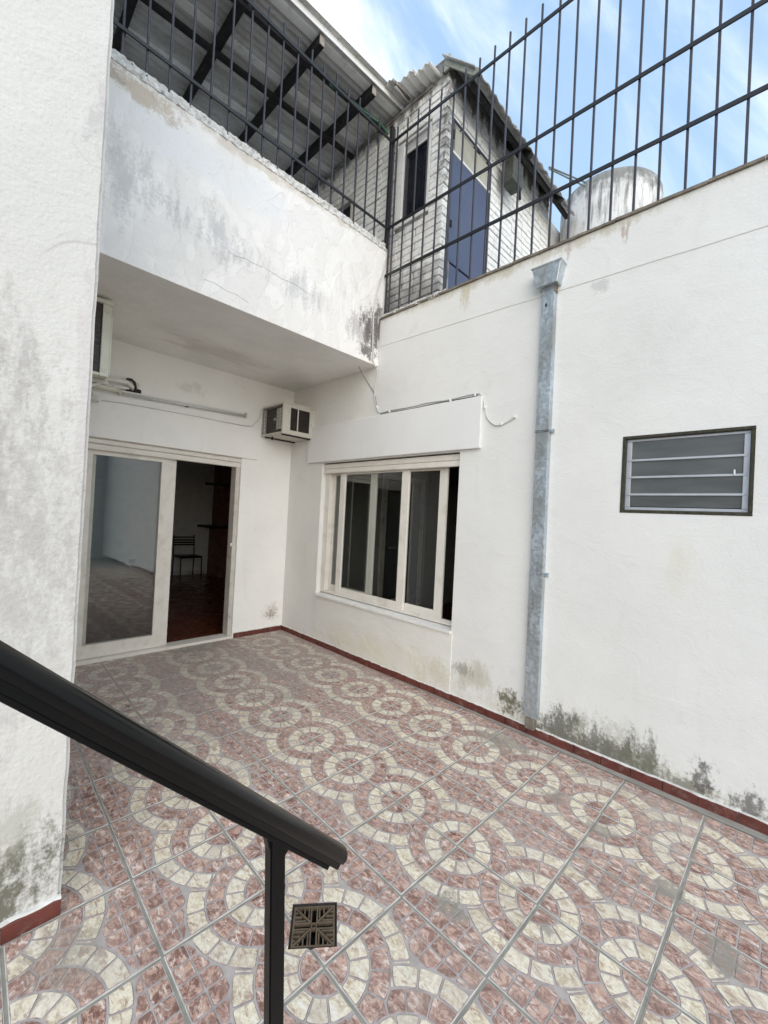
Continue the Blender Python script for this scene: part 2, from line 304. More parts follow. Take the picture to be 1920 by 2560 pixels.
def tilemat(name, kind):
    n = NT(name); oi = n.n('ShaderNodeObjectInfo').outputs['Random']
    at = n.n('ShaderNodeAttribute'); at.attribute_name = 'cell'; rv = at.outputs['Fac']
    off = n.math('MULTIPLY', rv, 37.0); cx = n.n('ShaderNodeCombineXYZ'); n.put(cx.inputs[0], off); n.put(cx.inputs[1], n.math('MULTIPLY', oi, 11.0))
    v = n.vm('ADD', n.P, cx.outputs[0])
    a = n.noise(20, 8, vec=v, rough=.74, dist=2.2); b = n.noise(46, 6, vec=v, st=(1, .40, 1), rough=.72, dist=.8); w = n.noise(13, 3, vec=v)
    if kind == 'rose':
        c = n.mix(n.mr(a, .41, .57), (.23, .112, .085), (.60, .405, .325))
        c = n.mix(n.mr(b, .53, .62, 0, .95), c, (.86, .76, .68)); c = n.mix(n.mr(a, .56, .68, 0, .8), c, (.62, .36, .21))
        c = n.mix(n.mr(w, .52, .70, 0, .65), c, (.16, .075, .06)); c = n.mix(n.mr(b, .46, .39, 0, .85), c, (.125, .055, .045))
        c = n.mix(n.math('MULTIPLY', rv, .3), c, (.54, .36, .29)); c = n.mix(n.math('MULTIPLY', oi, .2), c, (.60, .47, .41))
    elif kind == 'cream':
        c = n.mix(n.mr(a, .40, .62), (.86, .78, .61), (.62, .51, .36))
        c = n.mix(n.mr(b, .51, .62, 0, .9), c, (.40, .27, .20)); c = n.mix(n.mr(b, .46, .34, 0, .8), c, (.88, .85, .78)); c = n.mix(n.mr(w, .55, .8, 0, .5), c, (.62, .55, .36))
        c = n.mix(n.math('MULTIPLY', rv, .3), c, (.74, .71, .64))
    elif kind == 'groove':
        c = n.mix(n.mr(n.noise(16, 4), .35, .7), (.50, .45, .42), (.38, .335, .31))
    elif kind == 'line':
        c = n.mix(n.mr(n.noise(30, 4), .35, .7), (.22, .165, .165), (.40, .34, .33))
    else:
        c = n.mix(n.mr(n.noise(12, 4), .35, .7), (.66, .64, .58), (.42, .40, .36))
    if kind in ('rose', 'cream'): c = n.mix(n.math('MULTIPLY', n.mr(n.math('FRACT', n.math('ADD', n.math('MULTIPLY', rv, 7.3), oi)), .4, 1.0), .30), c, n.mix(1.0, c, (.55, .50, .50), 'MULTIPLY'))
    # worn, dusty patches with their own place, plus shade painted at the far end
    d = n.mr(n.noise(1.4, 7, rough=.7), .52, .74, 0, .65)
    c = n.mix(d, c, (.50, .455, .41))
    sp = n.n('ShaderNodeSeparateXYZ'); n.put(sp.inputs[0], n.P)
    far = n.math('ADD', n.mr(sp.outputs[1], -3.0, -.6, 0, .55), n.noise(3.3, 5)); c = n.mix(n.mr(far, .62, 1.1, 0, .55), c, (.34, .305, .28))  # far end greyed by dirt and by balcony shade put into the colour
    for cc, rr, s in (((-1.52, -3.70, 0), (.10, .13, 1), .9), ((-1.33, -3.98, 0), (.06, .05, 1), .8), ((-.62, -3.95, 0), (.10, .16, 1), .75), ((-.78, -4.25, 0), (.12, .16, 1), .85), ((-.95, -4.45, 0), (.14, .12, 1), .85),
                      ((-.25, -3.2, 0), (.22, .42, 1), .75), ((-.55, -3.70, 0), (.10, .16, 1), .6), ((-2.6, -2.9, 0), (.2, .3, 1), .5), ((-1.1, -.1, 0), (.6, .3, 1), .7)):
        c = n.blob(cc, rr, (.30, .275, .235), s, c, nz=(12, 12, 12), lo=.72, hi=1.15)
    n.bump(n.noise(90, 3), .0006, .5)
    return n.done(c, n.mr(n.noise(8, 4), .3, .7, .38, .66) if kind in ('rose', 'cream') else .75, 0, .22)
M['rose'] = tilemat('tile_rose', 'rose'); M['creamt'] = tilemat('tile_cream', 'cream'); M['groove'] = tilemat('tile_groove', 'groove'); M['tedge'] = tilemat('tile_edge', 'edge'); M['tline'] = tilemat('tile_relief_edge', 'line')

# ------------------------------------------------------------------ mesh helpers
WM = {}
class MB:
    def __init__(s): s.v = []; s.f = []; s.m = []
    def add(s, vs, fs, mi=0):
        b = len(s.v); s.v += [tuple(v) for v in vs]; s.f += [tuple(b+i for i in f) for f in fs]; s.m += [mi]*len(fs); return s
    def box(s, x0, x1, y0, y1, z0, z1, mi=0, T=None):
        vs = [Vector((x, y, z)) for z in (z0, z1) for y in (y0, y1) for x in (x0, x1)]
        if T: vs = [T @ v for v in vs]
        return s.add(vs, [(0, 2, 3, 1), (4, 5, 7, 6), (0, 1, 5, 4), (2, 6, 7, 3), (0, 4, 6, 2), (1, 3, 7, 5)], mi)
    def bar(s, a, b, w, h, up=(0, 0, 1), mi=0):
        a = Vector(a); b = Vector(b); d = (b-a).normalized(); u = Vector(up); sd = d.cross(u).normalized(); u = sd.cross(d).normalized()
        vs = [p + sd*i*w/2 + u*j*h/2 for p in (a, b) for i, j in ((-1, -1), (1, -1), (1, 1), (-1, 1))]
        return s.add(vs, [(3, 2, 1, 0), (4, 5, 6, 7), (0, 1, 5, 4), (1, 2, 6, 5), (2, 3, 7, 6), (3, 0, 4, 7)], mi)
    def tube(s, pts, r, n=8, mi=0, cap=True):
        pts = [Vector(p) for p in pts]; rings = []; u = None
        for i, p in enumerate(pts):
            d = (pts[min(i+1, len(pts)-1)] - pts[max(i-1, 0)]).normalized()
            if u is None: u = d.orthogonal().normalized()
            u = (u - d*u.dot(d)).normalized(); w = d.cross(u)
            rings.append([p + (u*math.cos(t*2*math.pi/n) + w*math.sin(t*2*math.pi/n))*r for t in range(n)])
        vs = [v for q in rings for v in q]; fs = []
        for i in range(len(rings)-1):
            for t in range(n): a = i*n+t; b = i*n+(t+1) % n; fs.append((a, b, b+n, a+n))
        if cap: fs += [tuple(range(n))[::-1], tuple((len(rings)-1)*n+t for t in range(n))]
        return s.add(vs, fs, mi)
    def prism(s, prof, a, b, xa, ya, mi=0):
        """profile points (p,q) along axes xa, ya swept from a to b"""
        a = Vector(a); b = Vector(b); xa = Vector(xa); ya = Vector(ya); n = len(prof)
        vs = [o + xa*p + ya*q for o in (a, b) for p, q in prof]
        fs = [(i, (i+1) % n, n+(i+1) % n, n+i) for i in range(n)] + [tuple(range(n))[::-1], tuple(range(n, 2*n))]
        return s.add(vs, fs, mi)
    def build(s, name, mats, parent=None, bevel=0.0, smooth=False, mat_world=None, seg=1):
        me = bpy.data.meshes.new(name); me.from_pydata(s.v, [], s.f)
        if not isinstance(mats, (list, tuple)): mats = [mats]
        for k in mats: me.materials.append(M[k] if isinstance(k, str) else k)
        for p, mi in zip(me.polygons, s.m): p.material_index = mi; p.use_smooth = smooth
        bm = bmesh.new(); bm.from_mesh(me); bmesh.ops.recalc_face_normals(bm, faces=bm.faces)
        if bevel: bmesh.ops.bevel(bm, geom=[e for e in bm.edges if len(e.link_faces) == 2 and e.calc_face_angle(0) > .6], offset=bevel, segments=seg, affect='EDGES', clamp_overlap=True)
        bm.to_mesh(me); bm.free(); me.update()
        return link(name, me, parent, mat_world)
def link(name, me, parent=None, mw=None):
    o = bpy.data.objects.new(name, me); COL.objects.link(o); mw = mw or Matrix.Identity(4); WM[o.name] = mw.copy()
    if parent is not None: o.parent = parent; o.matrix_parent_inverse = WM[parent.name].inverted()
    o.matrix_basis = mw
    return o
def tag(o, label=None, cat=None, group=None, kind=None):
    if label: o['label'] = label
    if cat: o['category'] = cat
    if group: o['group'] = group
    if kind: o['kind'] = kind
    return o
def thing(name, label, cat, loc, group=None):
    o = link(name, None, None, Matrix.Translation(loc)); o.empty_display_size = .1
    return tag(o, label, cat, group)
def B(name, mats, parent, x0, x1, y0, y1, z0, z1, bevel=0.0):
    return MB().box(x0, x1, y0, y1, z0, z1).build(name, mats, parent, bevel)

def wallgrid(axis, front, back, u0, u1, z0, z1, holes, mb=None):
    """axis 'x': wall in plane x=front..back, u=y ; axis 'y': plane y, u=x"""
    mb = mb or MB()
    us = sorted({u0, u1, *[h[0] for h in holes], *[h[1] for h in holes]}); zs = sorted({z0, z1, *[h[2] for h in holes], *[h[3] for h in holes]})
    solid = lambda i, j: 0 <= i < len(us)-1 and 0 <= j < len(zs)-1 and not any(h[0] <= (us[i]+us[i+1])/2 <= h[1] and h[2] <= (zs[j]+zs[j+1])/2 <= h[3] for h in holes)
    pt = (lambda d, u, z: (d, u, z)) if axis == 'x' else (lambda d, u, z: (u, d, z))
    for i in range(len(us)-1):
        for j in range(len(zs)-1):
            if not solid(i, j): continue
            a, b, c, d = us[i], us[i+1], zs[j], zs[j+1]
            for q in (front, back): mb.add([pt(q, a, c), pt(q, b, c), pt(q, b, d), pt(q, a, d)], [(0, 1, 2, 3)])
            if not solid(i-1, j): mb.add([pt(front, a, c), pt(front, a, d), pt(back, a, d), pt(back, a, c)], [(0, 1, 2, 3)])
            if not solid(i+1, j): mb.add([pt(front, b, c), pt(front, b, d), pt(back, b, d), pt(back, b, c)], [(0, 1, 2, 3)])
            if not solid(i, j-1): mb.add([pt(front, a, c), pt(front, b, c), pt(back, b, c), pt(back, a, c)], [(0, 1, 2, 3)])
            if not solid(i, j+1): mb.add([pt(front, a, d), pt(front, b, d), pt(back, b, d), pt(back, a, d)], [(0, 1, 2, 3)])
    return mb
def weld(o, dist=1e-4):
    bm = bmesh.new(); bm.from_mesh(o.data); bmesh.ops.remove_doubles(bm, verts=bm.verts, dist=dist); bmesh.ops.recalc_face_normals(bm, faces=bm.faces); bm.to_mesh(o.data); bm.free(); return o
def rough_strip(name, mat, parent, a, b, w, h, seg, amp, fr=9.0, seed=0):
    """ragged mortar/tile strip from a to b, section w (along side) x h (up)"""
    a = Vector(a); b = Vector(b); d = (b-a).normalized(); sd = d.cross(Vector((0, 0, 1))); n = max(2, int((b-a).length/seg))
    sec = []
    for i, j in ((-1, -1), (0, -1), (1, -1), (1, -.3), (1, .4), (1, 1), (.3, 1), (-.3, 1), (-1, 1), (-1, .4), (-1, -.3)): sec.append((i*w/2, j*h/2))
    mb = MB(); vs = []; k = len(sec)
    for t in range(n+1):
        c = a.lerp(b, t/n)
        for p, q in sec:
            v = c + sd*p + Vector((0, 0, q)); nn = mnoise.noise_vector(v*fr + Vector((seed, 0, 0))) + .6*mnoise.noise_vector(v*fr*3.1)
            vs.append(v + (nn - d*nn.dot(d))*amp)
    fs = [(t*k+i, t*k+(i+1) % k, (t+1)*k+(i+1) % k, (t+1)*k+i) for t in range(n) for i in range(k)] + [tuple(range(k))[::-1], tuple(n*k+i for i in range(k))]
    return mb.add(vs, fs).build(name, mat, parent)
# ================================================================== FLOOR
LT = .385
def tile_mesh():
    mb = MB(); L0 = LT; H = L0/2; mg = .0075; rn = random.Random(3); cellv = []
    def put(poly, mi):
        # drop duplicates, round the corners once, then a top face and a small skirt
        p = []
        for q in poly:
            q = (min(max(q[0], mg), L0-mg), min(max(q[1], mg), L0-mg))
            if not p or math.dist(p[-1], q) > .002: p.append(q)
        if len(p) > 2 and math.dist(p[0], p[-1]) < .002: p.pop()
        if len(p) < 3: return
        ar = sum(p[i][0]*p[(i+1) % len(p)][1]-p[(i+1) % len(p)][0]*p[i][1] for i in range(len(p)))/2
        if abs(ar) < .00011: return
        if ar < 0: p.reverse()
        c = []
        for i in range(len(p)):
            a, b, d = p[i-1], p[i], p[(i+1) % len(p)]
            la, lb = math.dist(a, b), math.dist(b, d); v1 = ((b[0]-a[0])/la, (b[1]-a[1])/la); v2 = ((d[0]-b[0])/lb, (d[1]-b[1])/lb)
            if v1[0]*v2[0]+v1[1]*v2[1] > .85: c.append(b); continue
            r = min(.0065, la*.4, lb*.4); c.append((b[0]-v1[0]*r, b[1]-v1[1]*r)); c.append((b[0]-v1[0]*r*.25+v2[0]*r*.25, b[1]-v1[1]*r*.25+v2[1]*r*.25)); c.append((b[0]+v2[0]*r, b[1]+v2[1]*r))
        cx = sum(q[0] for q in c)/len(c); cy = sum(q[1] for q in c)/len(c); n = len(c)
        out = [(q[0]-H, q[1]-H, -.0014) for q in c]
        inn = []
        for q in c:
            dd = math.dist(q, (cx, cy)); k = max(0, 1-.0021/max(dd, .004)); inn.append((cx+(q[0]-cx)*k-H, cy+(q[1]-cy)*k-H, .0006))
        val = rn.random(); f0 = len(mb.f)
        mb.add(out+inn, [tuple(range(n, 2*n))], mi); mb.f += [tuple(f_-0 for f_ in q) for q in [(len(mb.v)-2*n+i, len(mb.v)-2*n+(i+1) % n, len(mb.v)-n+(i+1) % n, len(mb.v)-n+i) for i in range(n)]]; mb.m += [4]*n
        for _ in range(len(mb.f)-f0): cellv.append(val)
    def arc(cx, cy, sy, r0, r1, a0, a1, lim, mi):
        """angles measured from +x towards sy*y; lim(r) is the largest angle allowed at that radius"""
        rs = [r0, (r0+r1)/2, r1]; P = lambda r, a: (cx+r*math.cos(a), cy+sy*r*math.sin(a))
        A = lambda r: min(a1, lim(r)) if lim else a1
        if A(r0) <= a0+.02 and A(r1) <= a0+.02: return
        pts = [P(r, max(a0, min(a0, A(r)))) for r in rs]
        e = max(A(r1), a0); pts += [P(r1, a0+(e-a0)*t/5) for t in range(1, 6)]
        pts += [P(r, max(A(r), a0)) for r in rs[::-1][1:]]
        e = max(A(r0), a0); pts += [P(r0, a0+(e-a0)*t/4) for t in range(3, 0, -1)]
        put(pts, mi)
    g = .0023
    def ring(cx, cy, sy, r0, r1, n, lim, mi, jit=.03, span=math.pi/2):
        cuts = [span*i/n + (rn.uniform(-jit, jit) if 0 < i < n else 0) for i in range(n+1)]
        for i in range(n): arc(cx, cy, sy, r0, r1, cuts[i]+g/((r0+r1)/2), cuts[i+1]-g/((r0+r1)/2), lim, mi)
    def limit(RR): 
        def f(r):
            s = (r*r+L0*L0-RR*RR)/(2*r*L0); return math.pi/2 if s >= 1 else math.asin(max(-1, s))
        return f
    for cy, sy in ((L0, -1), (0, 1)):
        put([(mg, cy+sy*mg)] + [(max(mg, .081*math.cos(t*math.pi/14)), cy+sy*max(mg, .081*math.sin(t*math.pi/14))) for t in range(8)], 1)
        ring(0, cy, sy, .0865, .154, 3, None, 2)
    ring(0, L0, -1, .1595, .2225, 4, None, 1)
    ring(0, 0, 1, .1595, .2225, 4, limit(.2285), 1)
    ring(0, 0, 1, .2285, .292, 5, limit(.2285), 2)
    ring(0, L0, -1, .2285, .292, 5, limit(.2985), 2)
    cir = lambda x: math.sqrt(max(0, .2985**2-x*x))
    for a, b in ((.3190, L0-mg), (.2560, .3145), (.1930, .2515), (.1300, .1885)):
        for k in range(6):
            y0 = mg+(L0-2*mg+.0045)*k/6; y1 = mg+(L0-2*mg+.0045)*(k+1)/6-.0045
            lo = [max(y0, cir(a+(b-a)*t/3)) for t in range(4)]; hi = [min(y1, L0-cir(a+(b-a)*t/3)) for t in range(4)]
            ok = [t for t in range(4) if hi[t] > lo[t]+.0025]
            if len(ok) < 2: continue
            put([(a+(b-a)*t/3, lo[t]) for t in ok] + [(a+(b-a)*t/3, hi[t]) for t in ok[::-1]], 1)
    e = .0050; r = .0030                       # body with a paler bevelled edge
    o = [(-H+e, -H+e), (H-e, -H+e), (H-e, H-e), (-H+e, H-e)]; i_ = [(-H+e+r, -H+e+r), (H-e-r, -H+e+r), (H-e-r, H-e-r), (-H+e+r, H-e-r)]
    f0 = len(mb.f)
    mb.add([(x, y, -.009) for x, y in o]+[(x, y, -.0024) for x, y in o]+[(x, y, -.0014) for x, y in i_], [(0, 1, 5, 4), (1, 2, 6, 5), (2, 3, 7, 6), (3, 0, 4, 7), (4, 5, 9, 8), (5, 6, 10, 9), (6, 7, 11, 10), (7, 4, 8, 11)], 3)
    mb.add([(x, y, -.0014) for x, y in i_], [(0, 1, 2, 3)], 0)
    cellv += [0.5]*(len(mb.f)-f0)
    me = bpy.data.meshes.new('tile'); me.from_pydata(mb.v, [], mb.f)
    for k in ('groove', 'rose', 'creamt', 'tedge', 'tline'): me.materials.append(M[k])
    for p, mi in zip(me.polygons, mb.m): p.material_index = mi
    at = me.attributes.new('cell', 'FLOAT', 'FACE'); at.data.foreach_set('value', cellv)
    return me
TM = tile_mesh()
yl = lambda j: -4.295+.382*j+.0012*j*j if j >= 0 else -4.295+.384*j
xl = lambda k, y: -(.107+.382*k)+.020*(y+4.0)
DC = Vector((-1.948, -3.386)); DA = R(-39.0); DS = .084
def in_drain(p):
    d = Vector((p[0], p[1]))-DC; c, s = math.cos(-DA), math.sin(-DA); q = (d.x*c-d.y*s, d.x*s+d.y*c); return abs(q[0]) < DS-.0005 and abs(q[1]) < DS-.0005
def cut_drain(me, mw):
    bm = bmesh.new(); bm.from_mesh(me); inv = mw.inverted()
    for a in (0, 90, 180, 270):
        nn = Vector((math.cos(DA+R(a)), math.sin(DA+R(a)), 0)); p = Vector((DC.x, DC.y, 0))+nn*DS
        bmesh.ops.bisect_plane(bm, geom=bm.verts[:]+bm.edges[:]+bm.faces[:], plane_co=inv @ p, plane_no=(inv.to_3x3().inverted().transposed() @ nn).normalized(), dist=1e-6)
    bmesh.ops.delete(bm, geom=[f for f in bm.faces if in_drain(mw @ f.calc_center_median())], context='FACES')
    m2 = me.copy(); bm.to_mesh(m2); bm.free(); return m2
ground = MB().add([(-4.2, -6.6, -.0045), (.02, -6.6, -.0045), (.02, .10, -.0045), (-4.2, .10, -.0045)], [(0, 1, 2, 3)]).build('floor', 'grout')
ground.data = cut_drain(ground.data, Matrix.Identity(4)); tag(ground, 'patio floor of patterned cobble print tiles in grey grout', kind='structure')
for j in range(-5, 11):
    for k in range(0, 10):
        y0, y1 = yl(j), yl(j+1); yc = (y0+y1)/2; x1, x0 = xl(k, yc)+(.045 if k == 0 else 0), xl(k+1, yc)
        if x1 < -2.63 and y0 > -2.70: continue
        fl = (k % 2 == 1)
        mw = Matrix.Translation(((x0+x1)/2, yc, rnd.uniform(-.0004, .0004))) @ Matrix.Rotation(-.012 + rnd.uniform(-.0012, .0012) + (math.pi if fl else 0), 4, 'Z') @ Matrix.Diagonal(((x1-x0)/LT, (y1-y0)/LT, 1, 1))
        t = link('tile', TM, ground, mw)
        if abs(t.matrix_basis.translation.x-DC.x) < .35 and abs(yc-DC.y) < .35: t.data = cut_drain(TM, mw)
# cement margin between the tiles and the side wall
mb = MB(); pts = []
for i in range(40):
    y = .0-6.6*i/39; pts.append((xl(0, y)+.050+.004*mnoise.noise((y*5, 0, 0)), y))
vs = [(min(x, -.004), y, -.001) for x, y in pts]+[(.01, y, .003) for x, y in pts]
MB().add(vs, [(i, i+1, 41+i, 40+i) for i in range(39)]).build('cement_margin', 'cement', ground)

# ---- floor drain
dr = thing('floor_drain', 'square rusty cast iron drain grate sunk in the patterned tiles', 'drain', (DC.x, DC.y, 0))
TD = Matrix.Translation((DC.x, DC.y, 0)) @ Matrix.Rotation(DA, 4, 'Z')
mb = MB(); q = DS
for a, b, c, d in ((-q, q, -q, -q+.005), (-q, q, q-.005, q), (-q, -q+.005, -q+.005, q-.005), (q-.005, q, -q+.005, q-.005)): mb.box(a, b, c, d, -.12, -.001, 0, TD)
mb.box(-q, q, -q, q, -.125, -.1205, 0, TD); mb.build('drain_well', 'dark', dr)
mb = MB(); s = q-.0075; z0, z1 = -.016, -.004
def hb(x0, x1, y0, y1): mb.box(x0, x1, y0, y1, z0, z1, 0, TD)
hb(-s, s, -s, -s+.007); hb(-s, s, s-.007, s); hb(-s, -s+.007, -s+.007, s-.007); hb(s-.007, s, -s+.007, s-.007)
c0 = .011
for sx, sy in ((1, 0), (-1, 0), (0, 1), (0, -1)):
    for off in (-.011, 0.0, .011) if sx == 0 or True else ():
        a0 = c0+.001 if abs(off) < .012 else .02
        if sx: hb(*(sorted((sx*a0, sx*(s-.007)))), off-.0028, off+.0028) if off else None
        else: hb(off-.0028, off+.0028, *sorted((sy*a0, sy*(s-.007)))) if off else None
hb(-c0, c0, -c0, -c0+.004); hb(-c0, c0, c0-.004, c0); hb(-c0, -c0+.004, -c0+.004, c0-.004); hb(c0-.004, c0, -c0+.004, c0-.004)
for qx in (1, -1):
    for qy in (1, -1):
        for t in (.029, .045, .061):
            a = t; mb.box(*sorted((qx*t, qx*(s-.007))), *sorted((qy*(t-.0095-.0025), qy*(t-.0095+.0025))), z0, z1, 0, TD)
            mb.box(*sorted((qx*(t-.0095-.0025), qx*(t-.0095+.0025))), *sorted((qy*(t+.0002), qy*(s-.007))), z0, z1-.0004, 0, TD)
mb2 = MB()
for qx in (1, -1):
    for qy in (1, -1):
        a = TD @ Vector((qx*.010, qy*.010, -.0095)); b = TD @ Vector((qx*(s-.006), qy*(s-.006), -.0095)); mb2.bar(a, b, .006, .0128)
gr = mb.build('grate', 'iron', dr); mb2.build('grate_diagonal', 'iron', dr)

# ================================================================== SKIRTING helper
def skirting(parent, pts, L=.165):
    (ax, ay), (bx, by) = pts; a = Vector((ax, ay, 0)); b = Vector((bx, by, 0)); d = (b-a).normalized(); n = Vector((-d.y, d.x, 0)); tot = (b-a).length; t = 0.0
    while t < tot-.01:
        e = min(t+L-.0042, tot); o = rnd.uniform(-.0012, .0012); h = .056+rnd.uniform(-.0025, .0025)
        mb = MB().prism([(.0, -.004), (.012+o, -.004), (.012+o, h-.003), (.009+o, h), (0, h+.001)], a+d*t, a+d*e, n, (0, 0, 1)); mb.build('skirting_tile', 'red', parent); t += L
# ================================================================== SIDE WALL (right)
side = thing('side_building', 'long white plastered wing on the right with sliding window, louvre window and red skirting', 'building', (0, -3, 0))
wallR = weld(wallgrid('x', 0, .15, -9.4, 0, 0, 3.49, [(-2.573, -.673, .56, 2.075), (-4.43, -3.80, 1.60, 2.08)]).build('wall', 'side', side))
skirting(wallR, ((0, -6.400), (0, 0)))
rough_strip('skirting_mortar', 'sill', wallR, (-.003, -6.5, .060), (-.003, -.01, .060), .012, .010, .02, .0045, 22)
y = -1.54; i = 0
while y > -6.5:
    Lg = .24; rough_strip('coping_tile', 'rust', wallR, (.07, y-Lg+.0015, 3.498+rnd.uniform(-.002, .002)), (.07+rnd.uniform(-.003, .003), y, 3.500+rnd.uniform(-.002, .002)), .185, .017, .03, .0022, 14, i); y -= Lg; i += 1
rough_strip('coping_mortar', 'flake', wallR, (-.004, -2.35, 3.505), (-.004, -1.53, 3.51), .03, .03, .015, .010, 18, 3)
MB().prism([(-.62, 3.49), (-.62, 3.49)], (0, 0, 0), (0, 0, 0), (1, 0, 0), (0, 1, 0))
zs = lambda y: 3.217 + (y+1.526)*.0285
mb = MB(); ys = [-1.53-.2*i for i in range(26)]
vs = []
for y in ys:
    zz = zs(y)+.004*mnoise.noise((y*4, 0, 0)); vs += [(-.0045, y, zz), (-.0045, y, 3.4895), (.0, y, zz-.0045)]
fs = []
for i in range(len(ys)-1): a = i*3; b = a+3; fs += [(a, b, b+1, a+1), (a, a+2, b+2, b)]
mb.add(vs, fs).build('plaster_band', 'side', side)
MB().add([(-.004, -2.585, .062), (-.004, -.62, .062), (-.004, -.62, .552), (-.004, -2.585, .552), (0, -2.589, .062), (0, -.616, .062), (0, -.616, .555), (0, -2.589, .555)], [(0, 1, 2, 3), (0, 4, 5, 1), (1, 5, 6, 2), (2, 6, 7, 3), (3, 7, 4, 0)]).build('apron_panel', 'apron', side)
B('shutter_box', 'box', side, -.032, 0, -2.775, -.41, 2.085, 2.505, .004)
# ---- sliding window
win = MB()
def ring_mb(mb, x0, x1, y0, y1, z0, z1, w, wb=None, wt=None):
    wb = w if wb is None else wb; wt = w if wt is None else wt
    mb.box(x0, x1, y0, y1, z0, z0+wb); mb.box(x0, x1, y0, y1, z1-wt, z1); mb.box(x0, x1, y0, y0+w, z0+wb, z1-wt); mb.box(x0, x1, y1-w, y1, z0+wb, z1-wt); return mb
wf = MB(); wf.box(.055, .145, -.760, -.6735, .592, 2.0); wf.box(.058, .145, -2.5725, -2.545, .592, 2.0); wf.box(.058, .145, -2.545, -.760, .592, .612); wf.box(.058, .145, -2.545, -.760, 1.985, 2.0)
for x in (.062, .088, .114): wf.box(x, x+.004, -2.545, -.76, .612, .622)
WINDOW = wf.build('sliding_window', 'frame', side, .002); tag(WINDOW, 'cream framed sliding window with three sashes')
MB().prism([(-.022, .548), (-.022, .572), (.15, .5915), (.15, .5605)], (0, -2.5725, 0), (0, -.6735, 0), (1, 0, 0), (0, 0, 1)).build('sill', 'sill', WINDOW, .003)
def sash(x, ya, yb, wl, wr, z0=.614, z1=1.984, par=None, rail=.070):
    mb = MB(); mb.box(x, x+.022, yb-wl, yb, z0, z1); mb.box(x, x+.022, ya, ya+wr, z0, z1); mb.box(x+.001, x+.021, ya+wr, yb-wl, z0, z0+rail); mb.box(x+.001, x+.021, ya+wr, yb-wl, z1-.045, z1)
    mb.build('sash', 'frame', par, .0015)
    MB().add([(x+.011, ya+wr, z0+rail), (x+.011, yb-wl, z0+rail), (x+.011, yb-wl, z1-.045), (x+.011, ya+wr, z1-.045)], [(0, 1, 2, 3)]).build('pane', 'glass', par)
sash(.060, -1.965, -.945, .085, .090, par=WINDOW)
sash(.086, -2.395, -1.90, .050, .085, par=WINDOW)
sash(.112, -1.470, -.762, .030, .085, par=WINDOW)
for z0, z1, x in ((1.955, 2.005, .030), (2.008, 2.062, .034)):
    MB().prism([(x, z0), (x-.006, z0+.008), (x-.006, z1-.008), (x, z1), (x+.014, z1), (x+.014, z0)], (0, -2.572, 0), (0, -.674, 0), (1, 0, 0), (0, 0, 1)).build('shutter_slat', 'frame', WINDOW)
B('shutter_gap', 'dark', WINDOW, .045, .055, -2.572, -.674, 2.0, 2.07)
# ---- louvre window
lf = MB(); ring_mb(lf, -.004, .022, -4.4295, -3.8005, 1.6005, 2.0795, .018)
LW = lf.build('louvre_window', 'moss', side, .002); tag(LW, 'small louvre window with dark mossy edge and four glass blades')
ring_mb(MB(), .022, .040, -4.4105, -3.8195, 1.6195, 2.0605, .028, .018, .014).build('inner_frame', 'alu', LW, .002)
zb = [1.638, 1.716, 1.823, 1.929, 2.046]
for i in range(4):
    z0, z1 = zb[i], zb[i+1]; MB().prism([(.036, z0+.004), (.030, z1+.004), (.034, z1+.005), (.041, z0+.005)], (0, -4.382, 0), (0, -3.848, 0), (1, 0, 0), (0, 0, 1)).build('louvre_blade', 'louvre', LW)
    if i: MB().prism([(.018, z0-.006), (.018, z0+.006), (.034, z0+.009), (.036, z0-.006)], (0, -4.400, 0), (0, -3.830, 0), (1, 0, 0), (0, 0, 1)).build('blade_clip_rail', 'alu', LW, .001)
B('lever', 'tube', LW, .010, .020, -4.352, -4.344, 1.822, 1.852, .002)
B('window_backing', 'dark', LW, .060, .075, -4.4, -3.83, 1.62, 2.06)
# roof slab and rooms of the side wing
B('roof_slab', 'concrete_roof', side, .1505, 6.0, -6.6, 3.0, 3.28, 3.42)
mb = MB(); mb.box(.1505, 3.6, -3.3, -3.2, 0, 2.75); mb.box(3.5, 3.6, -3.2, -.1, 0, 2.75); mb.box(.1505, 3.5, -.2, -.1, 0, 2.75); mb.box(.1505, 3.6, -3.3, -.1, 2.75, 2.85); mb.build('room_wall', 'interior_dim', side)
B('room_floor', 'parquet', side, .1505, 3.6, -3.3, -.1, -.05, 0.0)
idr = B('room_door', 'darkglass', side, 1.55, 2.35, -.235, -.202, 0, 2.05, .003)
mb = MB(); mb.box(1.47, 1.55, -.245, -.2, 0, 2.13); mb.box(2.35, 2.43, -.245, -.2, 0, 2.13); mb.box(1.55, 2.35, -.245, -.2, 2.05, 2.13); mb.build('door_frame', 'frame2', idr)
MB().tube([(1.62, -.245, 1.03), (1.62, -.29, 1.03), (1.72, -.29, 1.03)], .009).build('handle', 'alu', idr)

# ================================================================== HOUSE (back)
house = thing('house', 'white plastered back building with sliding glass door below a stained overhanging balcony', 'building', (-1.3, .1, 0))
wallB = weld(wallgrid('y', 0, .20, -4.2, .1495, 0, 3.0195, [(-2.17, -.655, 0, 2.085)]).build('wall', 'back', house))
skirting(wallB, ((0-.012, 0), (-.640, 0)))
rough_strip('skirting_mortar', 'sill', wallB, (-.63, -.003, .060), (-.015, -.003, .060), .010, .008, .02, .004, 22)
B('shutter_box', 'back', house, -2.58, -.465, -.022, 0, 2.088, 2.452, .004)
DOOR = MB(); DOOR.box(-2.1695, -2.135, .030, .150, .030, 2.0); DOOR.box(-.700, -.6555, .030, .150, .030, 2.0); DOOR.box(-2.135, -.700, .030, .150, 1.985, 2.0)
DOOR = DOOR.build('sliding_door', 'frame2', house, .002); tag(DOOR, 'cream framed sliding glass door half open to a dark room')
